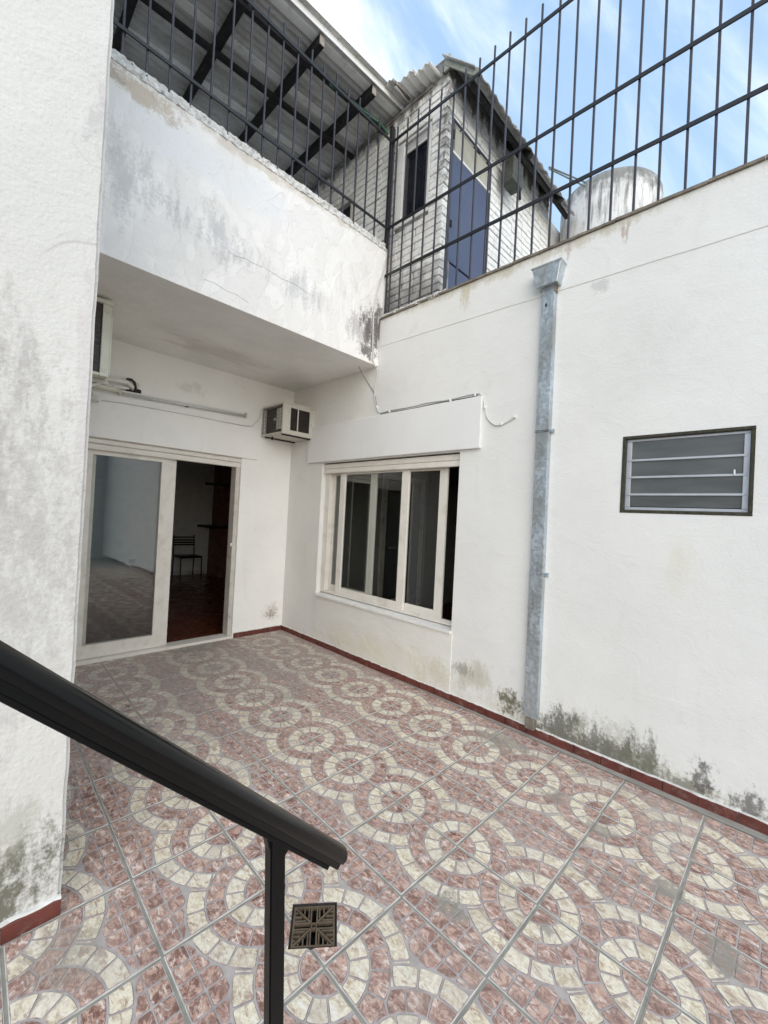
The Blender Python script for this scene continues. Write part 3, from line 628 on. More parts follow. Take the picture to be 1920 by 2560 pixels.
B('threshold', 'frame', DOOR, -2.1695, -.6555, -.004, .155, -.003, .028, .003)
for z0, z1, y in ((1.975, 2.030, .022), (2.034, 2.083, .026)):
    MB().prism([(y, z0), (y-.006, z0+.008), (y-.006, z1-.008), (y, z1), (y+.014, z1), (y+.014, z0)], (-2.169, 0, 0), (-.656, 0, 0), (0, 1, 0), (0, 0, 1)).build('shutter_slat', 'frame', DOOR)
def dsash(y, xa, xb, wl, wr, rail=.125):
    z0, z1 = .032, 1.984; mb = MB(); mb.box(xa, xa+wl, y, y+.026, z0, z1); mb.box(xb-wr, xb, y, y+.026, z0, z1); mb.box(xa+wl, xb-wr, y+.001, y+.025, z0, z0+rail); mb.box(xa+wl, xb-wr, y+.001, y+.025, z1-.05, z1)
    mb.build('sash', 'frame', DOOR, .0015)
    MB().add([(xa+wl, y+.013, z0+rail), (xb-wr, y+.013, z0+rail), (xb-wr, y+.013, z1-.05), (xa+wl, y+.013, z1-.05)], [(0, 1, 2, 3)]).build('pane', 'glass', DOOR)
dsash(.052, -2.133, -1.405, .055, .082)
dsash(.082, -2.10, -1.335, .055, .068)
B('latch', 'tube', DOOR, -.716, -.700, .036, .050, 1.06, 1.10, .002)
# room behind the door
mb = MB(); mb.box(-2.7, -2.6, .2005, 4.95, 0, 2.6); mb.box(2.0, 2.1, .2005, 4.95, 0, 2.6); mb.box(-2.7, 2.1, 4.85, 4.95, 0, 2.6); mb.box(-2.7, 2.1, .2005, 4.95, 2.6, 2.7); mb.box(.1505, 2.0, .1, .2, 0, 2.6); mb.build('room_wall', 'dark_interior', house)
B('room_floor', 'parquet', house, -2.7, 2.1, .2005, 4.95, -.05, 0.0)
B('room_skirting', 'frame2', house, -2.6, 1.0, 4.835, 4.8495, 0, .085)
sk = MB(); ring_mb(MB(), 0, 1, 0, 1, 0, 1, .1)
so = MB().box(-.52, -.40, 4.838, 4.8495, .30, .38).build('wall_socket', 'dark', house, .003)
# balcony
B('balcony_slab', 'soffit', house, -2.597, -.0005, -1.40, -.0005, 3.020, 3.16)
B('soffit_edge', 'soffit', house, -2.597, -.0005, -1.5175, -1.4005, 3.0205, 3.03)
par = weld(wallgrid('y', -1.518, -1.4005, -2.597, -.0005, 3.0305, 4.225, []).build('parapet', 'balcony', house))
B('parapet_edge', 'balcony', house, -2.597, -.0005, -1.5182, -1.5055, 3.0195, 3.06, .004)
B('parapet_end', 'balcony', house, .0, .055, -1.5165, -1.4005, 3.515, 4.225, .008)
rough_strip('coping', 'flake', house, (-2.60, -1.466, 4.247), (.055, -1.466, 4.247), .118, .062, .009, .0085, 34, 5)
B('terrace_slab', 'concrete_roof', house, -4.2, .11, .205, 3.0, 3.0, 3.19)
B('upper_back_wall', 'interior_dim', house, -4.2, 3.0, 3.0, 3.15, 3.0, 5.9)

# ================================================================== STAIR WALL (left)
pier = thing('stairwell_wall', 'tall rough white rendered wall at the left edge, mouldy near the ground', 'wall', (-3.4, -1.4, 0))
pw = weld(wallgrid('y', -2.73, -.0005, -4.4, -2.597, 0, 7.2, []).build('wall', 'pier', pier))
bm = bmesh.new(); bm.from_mesh(pw.data); bmesh.ops.subdivide_edges(bm, edges=[e for e in bm.edges if abs((e.verts[0].co-e.verts[1].co).z) > 3], cuts=160)
bmesh.ops.bevel(bm, geom=[e for e in bm.edges if abs((e.verts[0].co-e.verts[1].co).z) > .01 and e.verts[0].co.x > -2.6 and e.verts[0].co.y < -2.7 and e.calc_face_angle(0) > .5], offset=.012, segments=2, affect='EDGES')
for v in bm.verts:
    if v.co.x > -2.64 and v.co.y < -2.70: k = mnoise.noise(v.co*5)*.003+mnoise.noise(v.co*23)*.0022; v.co.x += k
bm.to_mesh(pw.data); bm.free()
skirting(pw, ((-2.600, -2.73), (-4.2, -2.73)))
rough_strip('skirting_mortar', 'sill', pw, (-4.0, -2.734, .062), (-2.60, -2.734, .062), .012, .010, .02, .005, 22)
bw = weld(wallgrid('y', -9.5, -9.7, -1.3, 8.0, -.14, 4.6, []).build('reflection_wall', 'pier')); tag(bw, 'tall rough white wall added unseen behind the viewer for the door glass to mirror', 'wall')  # unseen wall, added so the door glass has something to mirror
gp = MB().add([(-40, -40, -.14), (40, -40, -.14), (40, 40, -.14), (-40, 40, -.14)], [(0, 1, 2, 3)]).build('ground', 'cement'); tag(gp, 'pale cement ground added around the patio to bounce light', kind='structure')  # unseen ground plane, added to bounce light into the patio
for k_, pts_ in enumerate(([(-1.60, 3.412), (-1.54, 3.405), (-1.46, 3.425), (-1.40, 3.418), (-1.317, 3.428)], [(-1.766, 3.130), (-1.69, 3.137), (-1.60, 3.118), (-1.51, 3.122), (-1.417, 3.098)], [(-1.30, 3.43), (-1.15, 3.41), (-1.02, 3.42), (-.86, 3.395)])):
    MB().tube([(x, -1.5182, z) for x, z in pts_], .0010, 5).build('crack', 'wiredark', par)
# ================================================================== RAILINGS
def square_bar(mb, x, y, z0, z1, w, tipmat=0):
    mb.box(x-w/2, x+w/2, y-w/2, y+w/2, z0, z1)
ra = thing('balcony_railing', 'dark iron spiked railing standing on the flaking balcony parapet under the metal canopy', 'railing', (-1.2, -1.518, 4.24))
me = None
def bar_obj(parent, x, y, z0, z1, w=.0138):
    global me
    h = z1-z0
    key = 'barmesh%.3f' % h
    if key not in WM:
        o = MB().box(-w/2, w/2, -w/2, w/2, 0, h).build('bar', 'bar', parent, .0015, mat_world=Matrix.Translation((x, y, z0))); WM[key] = o.data; return o
    mw = Matrix.Translation((x+rnd.uniform(-.002, .002), y, z0)) @ Matrix.Rotation(rnd.uniform(-.004, .004), 4, 'X') @ Matrix.Rotation(rnd.uniform(-.004, .004), 4, 'Y')
    return link('bar', WM[key], parent, mw)
for i in range(19): bar_obj(ra, -.15-.1365*i, -1.518, 4.255, 5.465)
MB().bar((-2.59, -1.532, 5.335), (.03, -1.532, 5.335), .012, .030).build('rail', 'darkrail', ra, .002)
MB().bar((-2.59, -1.532, 4.437), (.03, -1.532, 4.437), .012, .026).build('rail', 'darkrail', ra, .002)
MB().bar((-2.57, -1.50, 4.26), (-2.52, -1.50, 5.7), .04, .05).build('wall_strut', 'darkrail', ra)
co = MB(); co.box(.012, .048, -1.536, -1.500, 4.235, 5.50); co.add([(.008, -1.540, 5.50), (.052, -1.540, 5.50), (.052, -1.496, 5.50), (.008, -1.496, 5.50), (.03, -1.518, 5.525)], [(0, 1, 4), (1, 2, 4), (2, 3, 4), (3, 0, 4), (3, 2, 1, 0)])
co.build('corner_post', 'darkrail', ra, .001)
rb = thing('wall_railing', 'tall dark iron spiked railing with three rails along the top of the right wall', 'railing', (.03, -3.5, 3.51))
for i in range(34): bar_obj(rb, .03, -1.60-.1368*i, 3.508, 5.458)
bar_obj(rb, .03, -1.548, 3.508, 5.458)
for z in (5.312, 4.424, 3.936): MB().bar((.018, -1.53, z+.012), (.018, -6.45, z-.055), .011, .030).build('rail', 'darkrail', rb, .002)
gh = MB().tube([(-.72, -1.44, 5.42), (-.5, -1.45, 5.44), (-.3, -1.46, 5.455), (-.12, -1.50, 5.44), (-.02, -1.51, 5.40)], .012, 6).build('green_hose', simple('green_plastic', (.02, .10, .055), .5)); tag(gh, 'short green hose lying along the upper rail of the balcony railing', 'hose')

# ================================================================== SHED
shed = thing('rooftop_shed', 'whitewashed brick shed with blue steel door and mouldy corrugated roof on the roof terrace', 'shed', (1.2, -1.2, 3.42))
XF, YF = .120, -2.155
HL = [(-1.972, -1.53, 4.47, 5.345), (-.84, -.20, 4.2, 5.21)]
HD = [(.215, .925, 3.42, 5.335)]
core = wallgrid('x', XF+.014, XF+.16, YF+.014, .9, 3.42, 5.72, HL)
wallgrid('y', YF+.014, YF+.16, XF+.165, 2.352, 3.42, 5.80, HD, core)
core.box(2.20, 2.352, YF+.165, .9, 3.42, 5.75)
core = core.build('wall', 'mortar', shed)
BW, BH, BJ = .243, .0725, .0095
variants = []
for vv in range(5):
    rn = random.Random(vv); l, d, h = BW-BJ, .085, BH-BJ
    bm = bmesh.new(); bmesh.ops.create_cube(bm, size=1)
    for v in bm.verts: v.co = Vector((v.co.x*l, v.co.y*d, v.co.z*h)) + Vector([rn.uniform(-.0022, .0022) for _ in range(3)])
    bmesh.ops.bevel(bm, geom=bm.edges[:], offset=.0045, segments=1, affect='EDGES')
    m_ = bpy.data.meshes.new('brick'); bm.to_mesh(m_); bm.free(); m_.materials.append(M['brick']); variants.append((m_, l))
stuffb = bmesh.new(); nb = 0
def place_brick(axis, u, z, ln, single):
    """u = centre along the wall"""
    global nb
    m_, l = variants[rnd.randrange(5)]; pr = rnd.uniform(-.0045, .0045)
    if axis == 'x': mw = Matrix.Translation((XF+.0425+pr, u, z+rnd.uniform(-.002, .002))) @ Matrix.Rotation(math.pi/2, 4, 'Z')
    else: mw = Matrix.Translation((u, YF+.0425+pr, z+rnd.uniform(-.002, .002)))
    mw = mw @ Matrix.Rotation(rnd.uniform(-.012, .012), 4, 'Y') @ Matrix.Rotation(rnd.uniform(-.012, .012), 4, 'Z') @ Matrix.Diagonal((ln/l, 1, 1, 1))
    if single and nb < 290: nb += 1; link('brick', m_, core, mw)
    else:
        t = m_.copy(); t.transform(mw); stuffb.from_mesh(t); bpy.data.meshes.remove(t)
def course_spans(a, b, z, holes, first):
    sp = [(a, b)]
    for h in holes:
        if h[2] < z < h[3]: sp = [q for s_ in sp for q in ((s_[0], min(s_[1], h[0])), (max(s_[0], h[1]), s_[1])) if q[1]-q[0] > .03]
    for lo, hi in sp:
        x = lo-(first if lo == a else 0)
        while x < hi-.012:
            e = min(x+BW, hi); s0 = max(x, lo)
            if e-s0 > .03: yield s0+BJ/2, e-BJ/2
            x += BW
z = 3.42+BH/2; r_i = 0; todo = []
while z < 5.80:
    od = r_i % 2
    if z < 5.70:
        a0 = YF if od else YF+.085+BJ
        for s0, e0 in course_spans(a0-(BJ/2 if od else BJ/2), .55, z, HL, 0.0): todo.append(('x', (s0+e0)/2, z, e0-s0))
    a0 = XF+.085+BJ if od else XF
    for s0, e0 in course_spans(a0-BJ/2, 2.352, z, HD, 0.0): todo.append(('y', (s0+e0)/2, z, e0-s0))
    z += BH; r_i += 1
def seen_size(t):
    p = Vector((XF, t[1], t[2])) if t[0] == 'x' else Vector((t[1], YF, t[2])); d = (p-Vector((-2.918, -4.591, 1.5))).length; return (0 if t[0] == 'x' else .15) + d + (1.0 if t[0] == 'x' and t[1] > -1.5 and t[2] < 4.3 else 0)
todo.sort(key=seen_size)
for t in todo: place_brick(*t, True)
m_ = bpy.data.meshes.new('far_bricks'); stuffb.to_mesh(m_); stuffb.free()
if len(m_.materials) == 0: m_.materials.append(M['brick'])
fb = link('far_bricks', m_, core); tag(fb, kind='stuff')
B('wall_cap', 'mortar', shed, XF+.005, XF+.15, -1.95, .9, 5.7, 5.735)
# shed window (left face)
wb = MB(); wb.box(.112, .19, -1.62, -1.531, 4.475, 5.343); wb.box(.118, .19, -1.971, -1.94, 4.475, 5.343); wb.box(.116, .19, -1.94, -1.62, 5.318, 5.343); wb.box(.116, .19, -1.94, -1.62, 4.475, 4.51)
sw = wb.build('window', 'sill', shed, .003)
B('window_header', 'fibre', sw, .135, .15, -1.94, -1.62, 5.225, 5.318)
B('header_strip', 'sill', sw, .128, .135, -1.94, -1.62, 5.215, 5.232)
B('pane', 'darkglass', sw, .155, .160, -1.94, -1.62, 4.51, 5.225)
wb = MB(); wb.box(.105, .17, -.84, -.20, 5.15, 5.21); wb.box(.11, .17, -.84, -.80, 4.2, 5.15); sw2 = wb.build('window', 'frame2', shed); B('pane', 'darkglass', sw2, .16, .165, -.80, -.20, 4.2, 5.15)
# door and transom
df = MB(); df.box(.216, .236, YF-.004, YF+.06, 3.42, 5.334); df.box(.904, .924, YF-.004, YF+.06, 3.42, 5.334); df.box(.236, .904, YF-.004, YF+.06, 5.310, 5.334)
dd = df.build('door', simple('dark_steel_frame', (.05, .055, .07), .6), shed, .002)
B('upper_panel', 'blue', dd, .240, .880, YF+.010, YF+.030, 3.985, 5.010, .004)
B('lower_panel', 'blue', dd, .240, .880, YF+.016, YF+.036, 3.43, 3.972, .004)
B('edge_strip', 'dark', dd, .882, .903, YF+.02, YF+.04, 3.43, 5.01)
B('latch', 'dark', dd, .248, .275, YF-.004, YF+.010, 4.31, 4.37, .002)
B('transom_panel', 'trans', dd, .240, .900, YF+.018, YF+.030, 5.045, 5.305, .003)
B('transom_rail', 'sill', dd, .237, .903, YF-.002, YF+.045, 5.012, 5.036, .003)
B('hinge', 'dark', dd, .222, .244, YF-.012, YF-.004, 5.13, 5.22, .002)
# corrugated sheets
def corrugated(name, mats, parent, o, U, V, pitch, amp, th=.006, seg=8, prof=None, jit=0.0):
    o = Vector(o); U = Vector(U); V = Vector(V); N = U.cross(V).normalized(); n = max(4, int(U.length/pitch*seg)); vs = []; fs = []; nv = 7
    for j in range(nv):
        for i in range(n+1):
            w = math.sin(i/n*U.length/pitch*2*math.pi)*amp; p = o+U*(i/n)+V*(j/(nv-1)); k = mnoise.noise(p*2.3)*jit; p = p+N*(w+k); vs += [p+N*th/2, p-N*th/2]
    w_ = n+1; I = lambda j, i, s: (j*w_+i)*2+s
    for j in range(nv-1):
        for i in range(n):
            fs += [(I(j, i, 0), I(j, i+1, 0), I(j+1, i+1, 0), I(j+1, i, 0)), (I(j, i, 1), I(j+1, i, 1), I(j+1, i+1, 1), I(j, i+1, 1))]
    for i in range(n): fs += [(I(0, i, 0), I(0, i, 1), I(0, i+1, 1), I(0, i+1, 0)), (I(nv-1, i, 0), I(nv-1, i+1, 0), I(nv-1, i+1, 1), I(nv-1, i, 1))]
    for j in range(nv-1): fs += [(I(j, 0, 0), I(j+1, 0, 0), I(j+1, 0, 1), I(j, 0, 1)), (I(j, n, 0), I(j, n, 1), I(j+1, n, 1), I(j+1, n, 0))]
    return MB().add(vs, fs).build(name, mats, parent, smooth=False)
sd_ = Vector((0, -.372, -.385))
for k, (xa, xb, dz) in enumerate(((.07, .86, .0), (.80, 1.66, .016), (1.60, 2.47, .030))):
    corrugated('roof_sheet', 'fibre', shed, (xa, -2.095, 5.875+dz-.02*k), (xb-xa, 0, 0), sd_, .135, .0055, .007, jit=.008)
corrugated('roof_sheet', 'fibre', shed, (.13, -2.10, 5.885), (2.33, 0, 0), (0, 3.0, .12), .135, .017, .007)
B('fascia_board', 'fascia', shed, .105, .125, -2.16, -2.10, 5.72, 5.86)
MB().bar((.112, -2.12, 5.815), (.112, -2.49, 5.435), .022, .065).build('barge_board', 'fascia', shed, .003)
for x in (1.22, 2.05): MB().bar((x, -2.10, 5.80), (x, -2.45, 5.45), .045, .06).build('rafter_end', 'wood', shed, .003)
MB().bar((.2, -2.36, 5.50), (2.44, -2.36, 5.50), .04, .05).build('eave_batten', 'wood', shed, .003)
corrugated('overhang_sheet', 'sheetlight', shed, (-.045, -2.045, 5.748), (0, .185, 0), (.5, 0, .035), .075, .013, .005)
corrugated('overhang_sheet', 'sheetlight', shed, (-.085, -1.885, 5.760), (0, .26, 0), (.5, 0, .035), .075, .013, .005)
corrugated('overhang_sheet', 'sheet', shed, (-.135, -1.66, 5.790), (0, .20, 0), (.5, 0, .035), .075, .013, .005)
B('rusty_batten', 'rust', shed, -.10, .12, -1.665, -1.645, 5.755, 5.785)
gb = MB(); gb.box(1.02, 1.24, -2.36, -2.22, 5.14, 5.40); gb.build('gutter_outlet', simple('mouldy_green_metal', (.085, .088, .072), .8, var=.5, sc=18, dirt=((.03, .03, .025), 12, .7)), shed, .006)
MB().tube([(1.16, -2.30, 5.50), (1.20, -2.32, 5.35), (1.28, -2.30, 5.22), (1.30, -2.30, 5.10)], .014, 6).build('hanging_strap', 'wood', shed)
sr = MB().box(2.3525, 3.25, -2.08, -1.92, 3.42, 5.66).build('parapet_wall', 'sill', None); tag(sr, 'low white wall between the brick shed and the round water tank', 'wall')

# ================================================================== CANOPY
can = thing('terrace_canopy', 'grey ribbed metal canopy on dark timber rafters above the balcony terrace', 'canopy', (-1.3, 0, 5.7))
zu = lambda x: 5.765+.070*(x-.12)
def canopy_sheet(y0, y1, dz):
    X0, X1 = -2.85, .30; prof = []; y = y0
    while y < y1-1e-6:
        ph = ((y+.925) % .565)
        if ph < .10: prof += [(y, -.004 if .014 < ph < .085 else 0, 1)]
        else: prof += [(y, .0075*math.sin((y/.0663)*2*math.pi), 0)]
        y += .0083
    vs = []; fs = []; ms = []
    for (y, h, m) in prof:
        for x in (X0, X1): vs += [(x, y, zu(x)+h+dz), (x, y, zu(x)+h+dz+.003)]
    mb = MB(); n = len(prof)
    for i in range(n-1):
        a = i*4; b = a+4; mm_ = 1 if prof[i][2] and prof[i+1][2] else 0
        for f in ((a, b, b+2, a+2), (a+1, a+3, b+3, b+1)): fs.append(f); ms.append(mm_)
        fs.append((a+2, b+2, b+3, a+3)); ms.append(0); fs.append((a, a+1, b+1, b)); ms.append(0)
    fs += [(0, 2, 3, 1), ((n-1)*4, (n-1)*4+1, (n-1)*4+3, (n-1)*4+2)]; ms += [0, 0]
    mb.v = vs; mb.f = fs; mb.m = ms; mb.build('roof_sheet', ['sheet', 'sheetlight'], can)
ys_ = [-1.53, -.93, .13, 1.19, 2.25]
for i in range(4): canopy_sheet(ys_[i], ys_[i+1]+.012, .0045*(i % 2))
for x in (-.238, -.872, -1.495, -2.125, -2.74):
    b_ = MB().bar((x, -1.505, zu(x)-.052), (x, 2.2, zu(x)-.052), .052, .095).build('rafter', 'wood', can, .003)
    B('rafter_end_face', 'woodend', b_, x-.024, x+.024, -1.512, -1.5055, zu(x)-.097, zu(x)-.008)
for y in (-.80, -1.31): MB().bar((-2.8, y, zu(-2.8)-.118), (.105, y, zu(.105)-.118), .05, .038).build('purlin', 'wood', can, .003)
MB().bar((-2.85, -1.536, zu(-2.85)+.015), (.16, -1.536, zu(.16)+.015), .010, .060).build('front_flashing', 'sheetlight', can, .002)
MB().bar((-2.85, -1.560, zu(-2.85)+.046), (.16, -1.560, zu(.16)+.046), .055, .006).build('drip_edge', 'sheet', can, .001)

# ================================================================== TANK, POLES
tk = thing('water_tank', 'round stained fibre cement water tank behind the right wall railing', 'water tank', (3.10, -2.66, 3.42))
mb = MB(); cx, cy, n = 3.10, -2.66, 64
prof = [(.608, 3.42), (.612, 5.50), (.614, 5.80), (.608, 5.87), (.590, 5.92), (.560, 5.955), (.50, 5.985), (.33, 6.01), (.15, 6.02), (.0, 6.022)]
vs = [(cx+r*math.cos(2*math.pi*i/n), cy+r*math.sin(2*math.pi*i/n), z) for r, z in prof for i in range(n)]
mb.add(vs, [(j*n+i, j*n+(i+1) % n, (j+1)*n+(i+1) % n, (j+1)*n+i) for j in range(len(prof)-1) for i in range(n)])
mb.build('tank_body', 'tank', tk, smooth=True)
for dz in (0, -.05):
    p = MB().tube([(1.93, -2.32, 5.86+dz*.4), (2.28, -2.64, 5.71+dz)], .009, 8).build('pole', simple('green_pole_paint', (.12, .155, .15), .6))
    tag(p, 'thin green pole %s from the shed eave towards the water tank' % ('reaching' if dz == 0 else 'hanging lower,'), 'pole')

# ================================================================== DOWNPIPE
dp = thing('downpipe', 'galvanised rectangular downpipe with funnel head on the white right wall', 'downpipe', (-.03, -3.3, 0))
def pipe_part(z0, z1, name, w=.094, d=.044, tz=0):
    yc = lambda z: -3.303+ (z-.13)*.0055
    mb = MB(); vs = []
    for z in (z0, z1):
        for x, s_ in ((-d, -1), (-d, 1), (0, 1), (0, -1)): vs.append((x, yc(z)+s_*w/2, z))
    mb.add(vs, [(0, 1, 2, 3), (7, 6, 5, 4), (0, 4, 5, 1), (1, 5, 6, 2), (2, 6, 7, 3), (3, 7, 4, 0)]); return mb.build(name, 'galv', dp, .004, seg=2)
pipe_part(.135, 1.162, 'lower_pipe', .096, .046); pipe_part(1.150, 2.180, 'middle_pipe', .093, .043); pipe_part(2.168, 3.200, 'upper_pipe', .096, .046)
hy = -3.287; mb = MB()
vs = []
for z, w, d in ((3.195, .150, .085), (3.318, .200, .100), (3.332, .222, .108), (3.336, .222, .108)):
    for x, s_ in ((-d, -1), (-d, 1), (-.0005, 1), (-.0005, -1)): vs.append((x, hy+s_*w/2, z))
fs = [(0, 1, 2, 3), (15, 14, 13, 12)]
for k in range(3):
    for i in range(4): a = k*4+i; b = k*4+(i+1) % 4; fs.append((a, b, b+4, a+4))
mb.add(vs, fs).build('funnel_head', 'galv', dp, .002)
B('funnel_shadow_gap', 'rust', dp, -.060, -.002, hy-.052, hy-.0485, 3.15, 3.194)
for z, yy in ((2.172, -3.29), (1.157, -3.298)):
    c = MB(); c.tube([(-.001, yy+.052, z+.002), (-.049, yy+.050, z), (-.049, yy-.050, z-.003), (-.001, yy-.054, z-.004)], .0035, 6); c.tube([(-.001, yy+.052, z-.012), (-.049, yy+.050, z-.012), (-.049, yy-.050, z-.013), (-.001, yy-.054, z-.014)], .003, 6)
    c.box(-.014, 0, yy-.074, yy-.056, z-.022, z+.004); c.build('clamp', 'galv', dp)
B('outlet', 'rust', dp, -.050, -.004, -3.335, -3.270, .055, .134, .004)
B('pipe_hole', 'dark', dp, -.0478, -.0455, -3.282, -3.270, 3.055, 3.078)

# ================================================================== WALL CABLES
def cable(pts, r, name, label, cat, m='wire'):
    P = [Vector(p) for p in pts]; out = []
    for i in range(len(P)-1):
        a = P[max(i-1, 0)]; b = P[i]; c = P[i+1]; d = P[min(i+2, len(P)-1)]
        for t in range(6): t /= 6; out.append(.5*((2*b)+(c-a)*t+(2*a-5*b+4*c-d)*t*t+(3*b-a-3*c+d)*t**3))
    out.append(P[-1]); o = MB().tube(out, r, 6).build(name, m, smooth=True); return tag(o, label, cat)
w1 = cable([(-.008, -1.54, 2.594), (-.008, -1.588, 2.537), (-.008, -1.728, 2.540), (-.008, -2.0, 2.535), (-.008, -2.201, 2.542), (-.008, -2.455, 2.532), (-.008, -2.699, 2.540), (-.008, -2.765, 2.505), (-.008, -2.791, 2.424), (-.008, -2.817, 2.333), (-.008, -2.883, 2.264), (-.008, -2.95, 2.256), (-.008, -3.026, 2.283), (-.008, -3.057, 2.302)], .0055, 'wall_cable', 'white cable running loosely across the right wall above the window box', 'cable')
for y_, z_ in ((-1.728, 2.53), (-2.455, 2.524), (-2.699, 2.53), (-2.795, 2.415), (-2.95, 2.262), (-1.545, 2.60), (-3.057, 2.305)): MB().box(-.020, 0, y_-.008, y_+.008, z_-.012, z_+.010).build('cable_clip', 'tube', w1, .002)
w4 = cable([(-.004, -1.60, 2.519), (-.006, -1.728, 2.522), (-.006, -2.0, 2.515), (-.006, -2.3, 2.522), (-.006, -2.6, 2.518), (-.006, -2.72, 2.522)], .003, 'wall_cable', 'thin grey second cable just under the loose white one on the right wall', 'cable', 'wiredark')
w2 = cable([(.040, -1.526, 4.22), (-.02, -1.528, 3.95), (-.083, -1.528, 3.736), (-.104, -1.528, 3.472), (-.085, -1.528, 3.078), (-.02, -1.535, 2.95), (-.010, -1.50, 2.75), (-.008, -1.540, 2.594)], .006, 'drop_cable', 'pale cable hanging down the right end of the balcony front', 'cable')
w3 = cable([(-.12, -1.36, 3.018), (-.03, -1.34, 2.95), (-.008, -1.40, 2.86), (-.008, -1.495, 2.743), (-.008, -1.538, 2.62)], .0028, 'thin_wire', 'thin dark wire coming from the balcony underside onto the right wall', 'wire', 'wiredark')
w5 = cable([(-2.05, -.028, 2.425), (-1.822, -.028, 2.440), (-1.2, -.026, 2.455), (-.63, -.012, 2.466), (-.52, -.010, 2.52), (-.462, -.010, 2.60), (-.452, -.012, 2.70)], .0045, 'door_cable', 'white wire along the box above the glass door up to the small air conditioner', 'wire')

# ================================================================== WINDOW AIR CONDITIONER
ac = thing('window_air_conditioner', 'small boxy beige air conditioner set in the wall corner above the door', 'air conditioner', (-.22, -.24, 2.4))
x0, x1, y0, y1, z0, z1 = -.432, -.001, -.478, -.001, 2.372, 2.726
c = MB(); c.box(x0, x1, y0, y1, z1-.022, z1); c.box(x0, x1, y0, y1, z0, z0+.022)
c.box(x0, x0+.022, y0, y0+.022, z0+.022, z1-.022); c.box(x0, x0+.022, y1-.022, y1, z0+.022, z1-.022)
for a, b, d, e in ((x0+.022, x0+.10, z0+.022, z1-.022), (-.242, -.226, z0+.05, z1-.05), (-.075, x1, z0+.022, z1-.022)): c.box(a, b, y0, y0+.006, d, e)
c.box(x0+.10, -.075, y0, y0+.006, z0+.022, z0+.05); c.box(x0+.10, -.075, y0, y0+.006, z1-.05, z1-.022)
c.build('casing', 'acw', ac, .002)
for a, b in ((x0+.102, -.244), (-.224, -.077)):
    g_ = MB()
    for k in range(15): z_ = z0+.058+k*.0165; g_.prism([(y0+.004, z_), (y0+.014, z_+.010), (y0+.016, z_+.009), (y0+.006, z_-.001)], (a, 0, 0), (b, 0, 0), (0, 1, 0), (0, 0, 1))
    g_.box(a, b, y0+.018, y0+.022, z0+.05, z1-.05); g_.build('vent_grille', 'coil', ac)
B('coil', 'coil', ac, x0+.05, x0+.06, y0+.03, y1-.03, z0+.03, z1-.03)
B('inner_plate', 'acw', ac, x0+.028, x0+.034, y0+.035, y0+.19, z0+.06, z1-.05, .002)
B('inner_bar', 'alu', ac, x0+.02, x0+.026, y0+.15, y0+.24, z0+.17, z0+.195)
g_ = MB()
for k in range(9): yy = y0+.045+k*.049; g_.tube([(x0+.004, yy, z0+.022), (x0+.004, yy, z1-.022)], .0016, 5)
for k in range(7): zz = z0+.05+k*.043; g_.tube([(x0+.002, y0+.022, zz), (x0+.002, y1-.022, zz)], .0016, 5)
g_.build('wire_guard', 'wiredark', ac)
g_ = MB(); g_.box(x0+.02, x1, y0+.03, y0+.05, z0-.014, z0-.001); g_.box(x0+.02, x1, y1-.08, y1-.06, z0-.014, z0-.001); g_.box(x0+.06, x0+.075, y1-.16, y1-.145, z0-.04, z0-.001); g_.build('bracket', 'dark', ac)
B('lip', 'acw', ac, x0-.006, x1+.0, y0-.012, y0-.0005, z1-.006, z1+.004)

# ================================================================== SPLIT UNIT
su = thing('outdoor_unit', 'cream air conditioner outdoor unit under the balcony, half hidden by the left wall', 'air conditioner', (-2.4, -.5, 2.43))
X0, X1, Y0, Y1, Z0, Z1 = -2.53, -2.185, -.90, -.14, 2.430, 2.965
c = MB(); c.box(X0-.01, X1+.008, Y0-.012, Y1+.01, Z1, Z1+.030); c.box(X1-.056, X1, Y0, Y0+.012, Z0, Z1); c.box(X1-.012, X1, Y0+.012, Y1, Z0, Z1); c.box(X0, X1-.056, Y0, Y0+.010, Z0, Z0+.022); c.box(X0, X0+.01, Y0+.01, Y1, Z0, Z1); c.box(X0+.01, X1-.012, Y1-.012, Y1, Z0, Z1); c.box(X0+.01, X1-.012, Y0+.012, Y1-.012, Z0, Z0+.012)
c.build('casing', 'ac', su, .004)
B('coil', 'coil', su, X0+.012, X1-.057, Y0+.022, Y0+.040, Z0+.023, Z1-.002)
g_ = MB()
for k in range(14): zz = Z0+.04+k*.038; g_.tube([(X0, Y0+.008, zz), (X1-.056, Y0+.008, zz-.02)], .0016, 5)
for k in range(9): xx = X0+.02+k*.028; g_.tube([(xx, Y0+.006, Z0+.022), (xx, Y0+.006, Z1)], .0014, 5)
g_.build('wire_guard', 'wiredark', su)
for zz in (Z0+.045, Z1-.050):
    c = MB(); n = 18; cxx = X1-.028; vs = [(cxx+r*math.cos(2*math.pi*i/n), Y0-h, zz+r*math.sin(2*math.pi*i/n)) for r, h in ((.017, 0), (.016, .004), (.010, .006), (.009, .001), (0, .001)) for i in range(n)]
    c.add(vs, [(j*n+i, j*n+(i+1) % n, (j+1)*n+(i+1) % n, (j+1)*n+i) for j in range(4) for i in range(n)]).build('screw_boss', 'ac', su)
B('front_grille_edge', 'ac', su, X1+.001, X1+.014, Y0+.02, Y1-.02, Z0+.02, Z1-.06, .004)
br = MB(); br.box(-2.596, X1+.02, Y0+.10, Y0+.14, Z0-.032, Z0-.002); br.box(-2.596, X1+.02, Y1-.14, Y1-.10, Z0-.032, Z0-.002); br.bar((-2.59, Y0+.12, 2.20), (X1-.02, Y0+.12, Z0-.03), .03, .02); br.build('bracket', 'acw', su)
